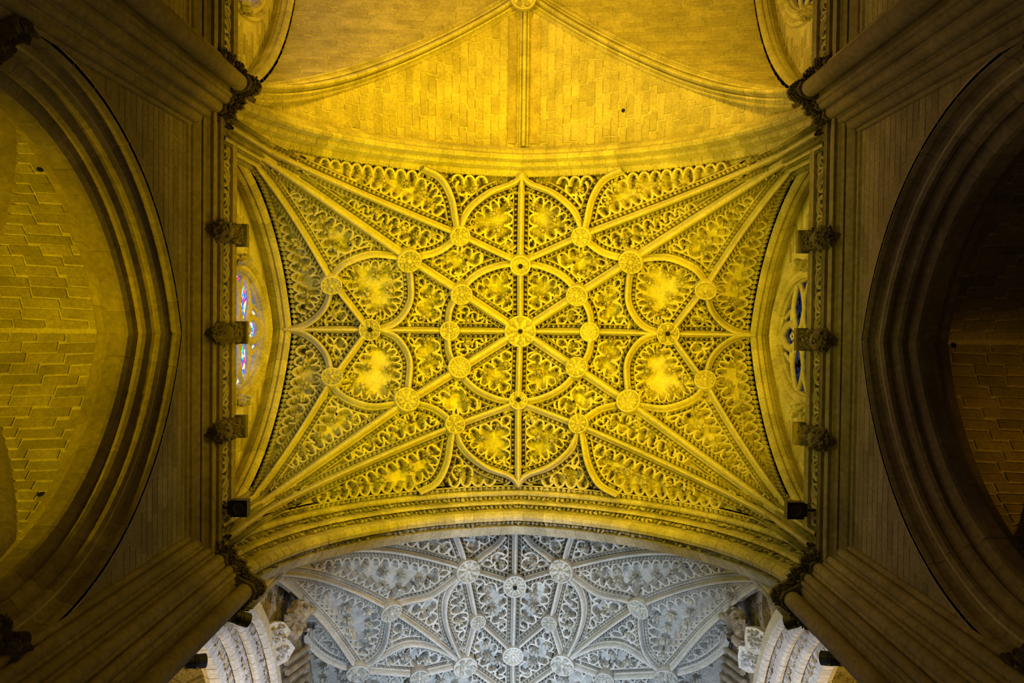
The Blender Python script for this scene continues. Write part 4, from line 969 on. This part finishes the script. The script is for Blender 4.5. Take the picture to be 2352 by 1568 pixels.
def statue(sd, u, v, xx, label):
    """crouching supporter figure leaning out from the wall, gripping the shields"""
    p = at_x(u, v, sd * xx); e = empty('statue', p); tag(e, label, 'statue', 'stone supporter figures on the crossing wall')
    i_ = np.array([-sd * 1., 0, 0]); y_ = np.array([0, 1., 0]); z_ = np.array([0, 0, 1.])
    f = lambda a, b, c: p + i_ * a + y_ * b + z_ * c
    pts = [f(.1, 0, 0), f(.25, 0, .35), f(.4, 0, .7), f(.5, 0, .92), f(.58, 0, 1.15), f(.62, 0, 1.28),
           f(.36, .28, .68), f(.5, .42, .4), f(.7, .35, .15), f(.36, -.28, .68), f(.5, -.42, .4), f(.7, -.35, .15),
           f(.2, .2, -.1), f(.5, .3, -.25), f(.35, .28, -.7), f(.2, -.2, -.1), f(.5, -.3, -.25), f(.35, -.28, -.7), f(.45, .28, -.8), f(.45, -.28, -.8)]
    ed_ = [(0, 1), (1, 2), (2, 3), (3, 4), (4, 5), (2, 6), (6, 7), (7, 8), (2, 9), (9, 10), (10, 11), (0, 12), (12, 13), (13, 14), (0, 15), (15, 16), (16, 17), (14, 18), (17, 19)]
    skin_body('body', pts, ed_, [.2, .2, .22, .09, .14, .12, .12, .09, .07, .12, .09, .07, .15, .13, .09, .15, .13, .09, .08, .08], M['weather'], e)
    mb = MB(); hp = f(.56, 0, 1.2); nn = 26; a = rng.normal(size=(nn, 3)); a /= np.linalg.norm(a, axis=1)[:, None]; a = a[(a @ i_) < .35]
    leaves_on(mb, hp + a * .13, np.tile(y_, (len(a), 1)), a, .12, .08); mb.build('hair', M['weather'], e)
    mb = MB(); q = f(.72, 0, 1.14)
    for b in (-.05, .05): lathe(mb, q + y_ * b + z_ * .05 - i_ * .04, i_, [(.03, 0), (.025, .03), (.01, .04)], 6)
    lathe(mb, q - z_ * .02 - i_ * .04, i_, [(.03, 0), (.025, .05), (.01, .08)], 6); box(mb, q - z_ * .09 - i_ * .02, .03, .08, .02); mb.build('face', M['weather'], e)
    mb = MB(); t = rng.uniform(-1, 1, (70, 2)); P = f(.12, 0, -.2) + np.outer(t[:, 0], y_) * .5 + np.outer(t[:, 1], z_) * .9 + np.outer(rng.uniform(0, .2, 70), i_); leaves_on(mb, P, np.tile(z_, (70, 1)), np.tile(i_, (70, 1)), .28, .22)
    mb.build('carved_drapery', M['weather'], e, kind='stuff')
for sd, us, nm in ((-1, ((632, 1457), (642, 1496), (660, 1425)), 'left'), (1, ((1741, 1472), (1725, 1515), (1716, 1440)), 'right')):
    shield(sd, *us[0], 7.5, 'pale carved shield nearest the arch foot, upper of the %s pair' % nm, 1.0)
    shield(sd, *us[1], 7.5, 'pale carved shield below its twin, lower of the %s pair' % nm, 1.0)
    statue(sd, *us[2], 7.7, 'weathered stone figure above the two %s shields' % nm)
    # corbel cluster and colonnettes under the sculpture
    e = empty('colonnette_cluster', at_x(us[1][0] + (-1 if sd > 0 else 1) * 22, 1540, sd * 7.8)); tag(e, 'brown fluted colonnettes beside the shields at the lower %s' % nm, 'colonnettes')
    og = ORG[e.name]
    for k in range(5):
        mb = MB(); yy = og[1] - .5 + k * .34; tube(mb, np.array([(sd * (7.75 - .05 * (k % 2)), yy + t * .6, og[2] - .6 + t * 3.2) for t in np.linspace(0, 1, 5)]), .11, 8); mb.build('colonnette', M['weather'], e, smooth=True)
# ------------------------------------------------------------------ light fittings
def floodbox(u, v, z, label, sd):
    p = at_z(u, v, z); e = empty('floodlight', p); tag(e, label, 'floodlight', 'black box floodlights'); x, y, z = p
    mb = MB(); box(mb, (x, y, z + .15), .44, .44, .3); mb.build('housing', M['black'], e)
    mb = MB(); lathe(mb, (x, y, z), (0, 0, -1), [(.15, 0), (.15, .03), (.12, .03), (.11, .01), (.03, .01)], 20); mb.build('vent_ring', M['grey'], e)
    mb = MB(); box(mb, (x, y, z + .31), .36, .36, .02); mb.build('lens', M['glass_lens'], e)
    mb = MB(); box(mb, (x + sd * .27, y, z + .12), .1, .34, .1); box(mb, (x + sd * .42, y, z + .12), .3, .06, .06); mb.build('bracket', M['black'], e)
    mb = MB()
    for k in range(5): box(mb, (x - .16 + k * .08, y, z + .0), .012, .4, .03)
    mb.build('cooling_fins', M['black'], e)
floodbox(548, 1168, 24.4, 'square black floodlight by the left balustrade end', -1)
floodbox(1828, 1173, 24.4, 'square black floodlight by the right balustrade end', 1)
def can(u, v, z, d, label, sd):
    p = at_z(u, v, z); e = empty('spotlight', p); tag(e, label, 'spotlight', 'black cylindrical spotlights'); d = nrm(d)
    mb = MB(); lathe(mb, p - d * .22, d, [(.12, -.02), (.17, .02), (.175, .24)], 20); mb.build('housing', M['black'], e, smooth=False)
    mb = MB(); lathe(mb, p + d * .03, d, [(.185, 0), (.19, .05), (.175, .06), (.19, .08), (.19, .3), (.17, .3), (.16, .1)], 20); mb.build('hood', M['grey'], e)
    q = p + np.array([sd * .36, -.12, .30]); mb = MB()
    for o_ in (-.16, .16):
        s_ = nrm(np.cross(d, [0, 0, 1])) * o_; tube(mb, [p + s_, p + s_ + np.array([0, 0, .18]), q + s_ * .3], .022, 6)
    mb.build('bracket', M['black'], e); mb = MB(); tube(mb, [p - d * .2, p - d * .3 + np.array([sd * .1, 0, .1]), q + np.array([0, 0, -.1]), q], .015, 5); mb.build('cable', M['black'], e)
can(545, 1417, 24.7, (.7, .4, .5), 'black spotlight hanging from the lower left crossing pier, upper of its two', -1)
can(443, 1519, 24.7, (.7, .1, .5), 'black spotlight low on the lower left crossing pier, near the frame bottom', -1)
can(1832, 1423, 24.7, (-.7, .4, .5), 'black spotlight hanging from the lower right crossing pier, upper of its two', 1)
can(1915, 1513, 24.7, (-.7, .1, .5), 'black spotlight low on the lower right crossing pier, near the frame bottom', 1)
for u, v, lb, sd in ((531, 1355, 'small loop of wire on the lower left capital', -1), (1852, 1358, 'small loop of wire on the lower right capital', 1)):
    p = at_z(u, v, 23.45); mb = MB(); a = np.linspace(0, 11, 30); tube(mb, np.column_stack([p[0] + .16 * np.cos(a), p[1] + .12 * np.sin(a), p[2] + .02 * a]), .012, 5); o = mb.build('wire_coil', M['black']); tag(o, lb, 'wire', 'wire loops')
# floor, far below the lens
mb = MB(); box(mb, (0, 2, -1.7), 44, 44, .2); fl = mb.build('floor', M['floor']); fl['kind'] = 'structure'
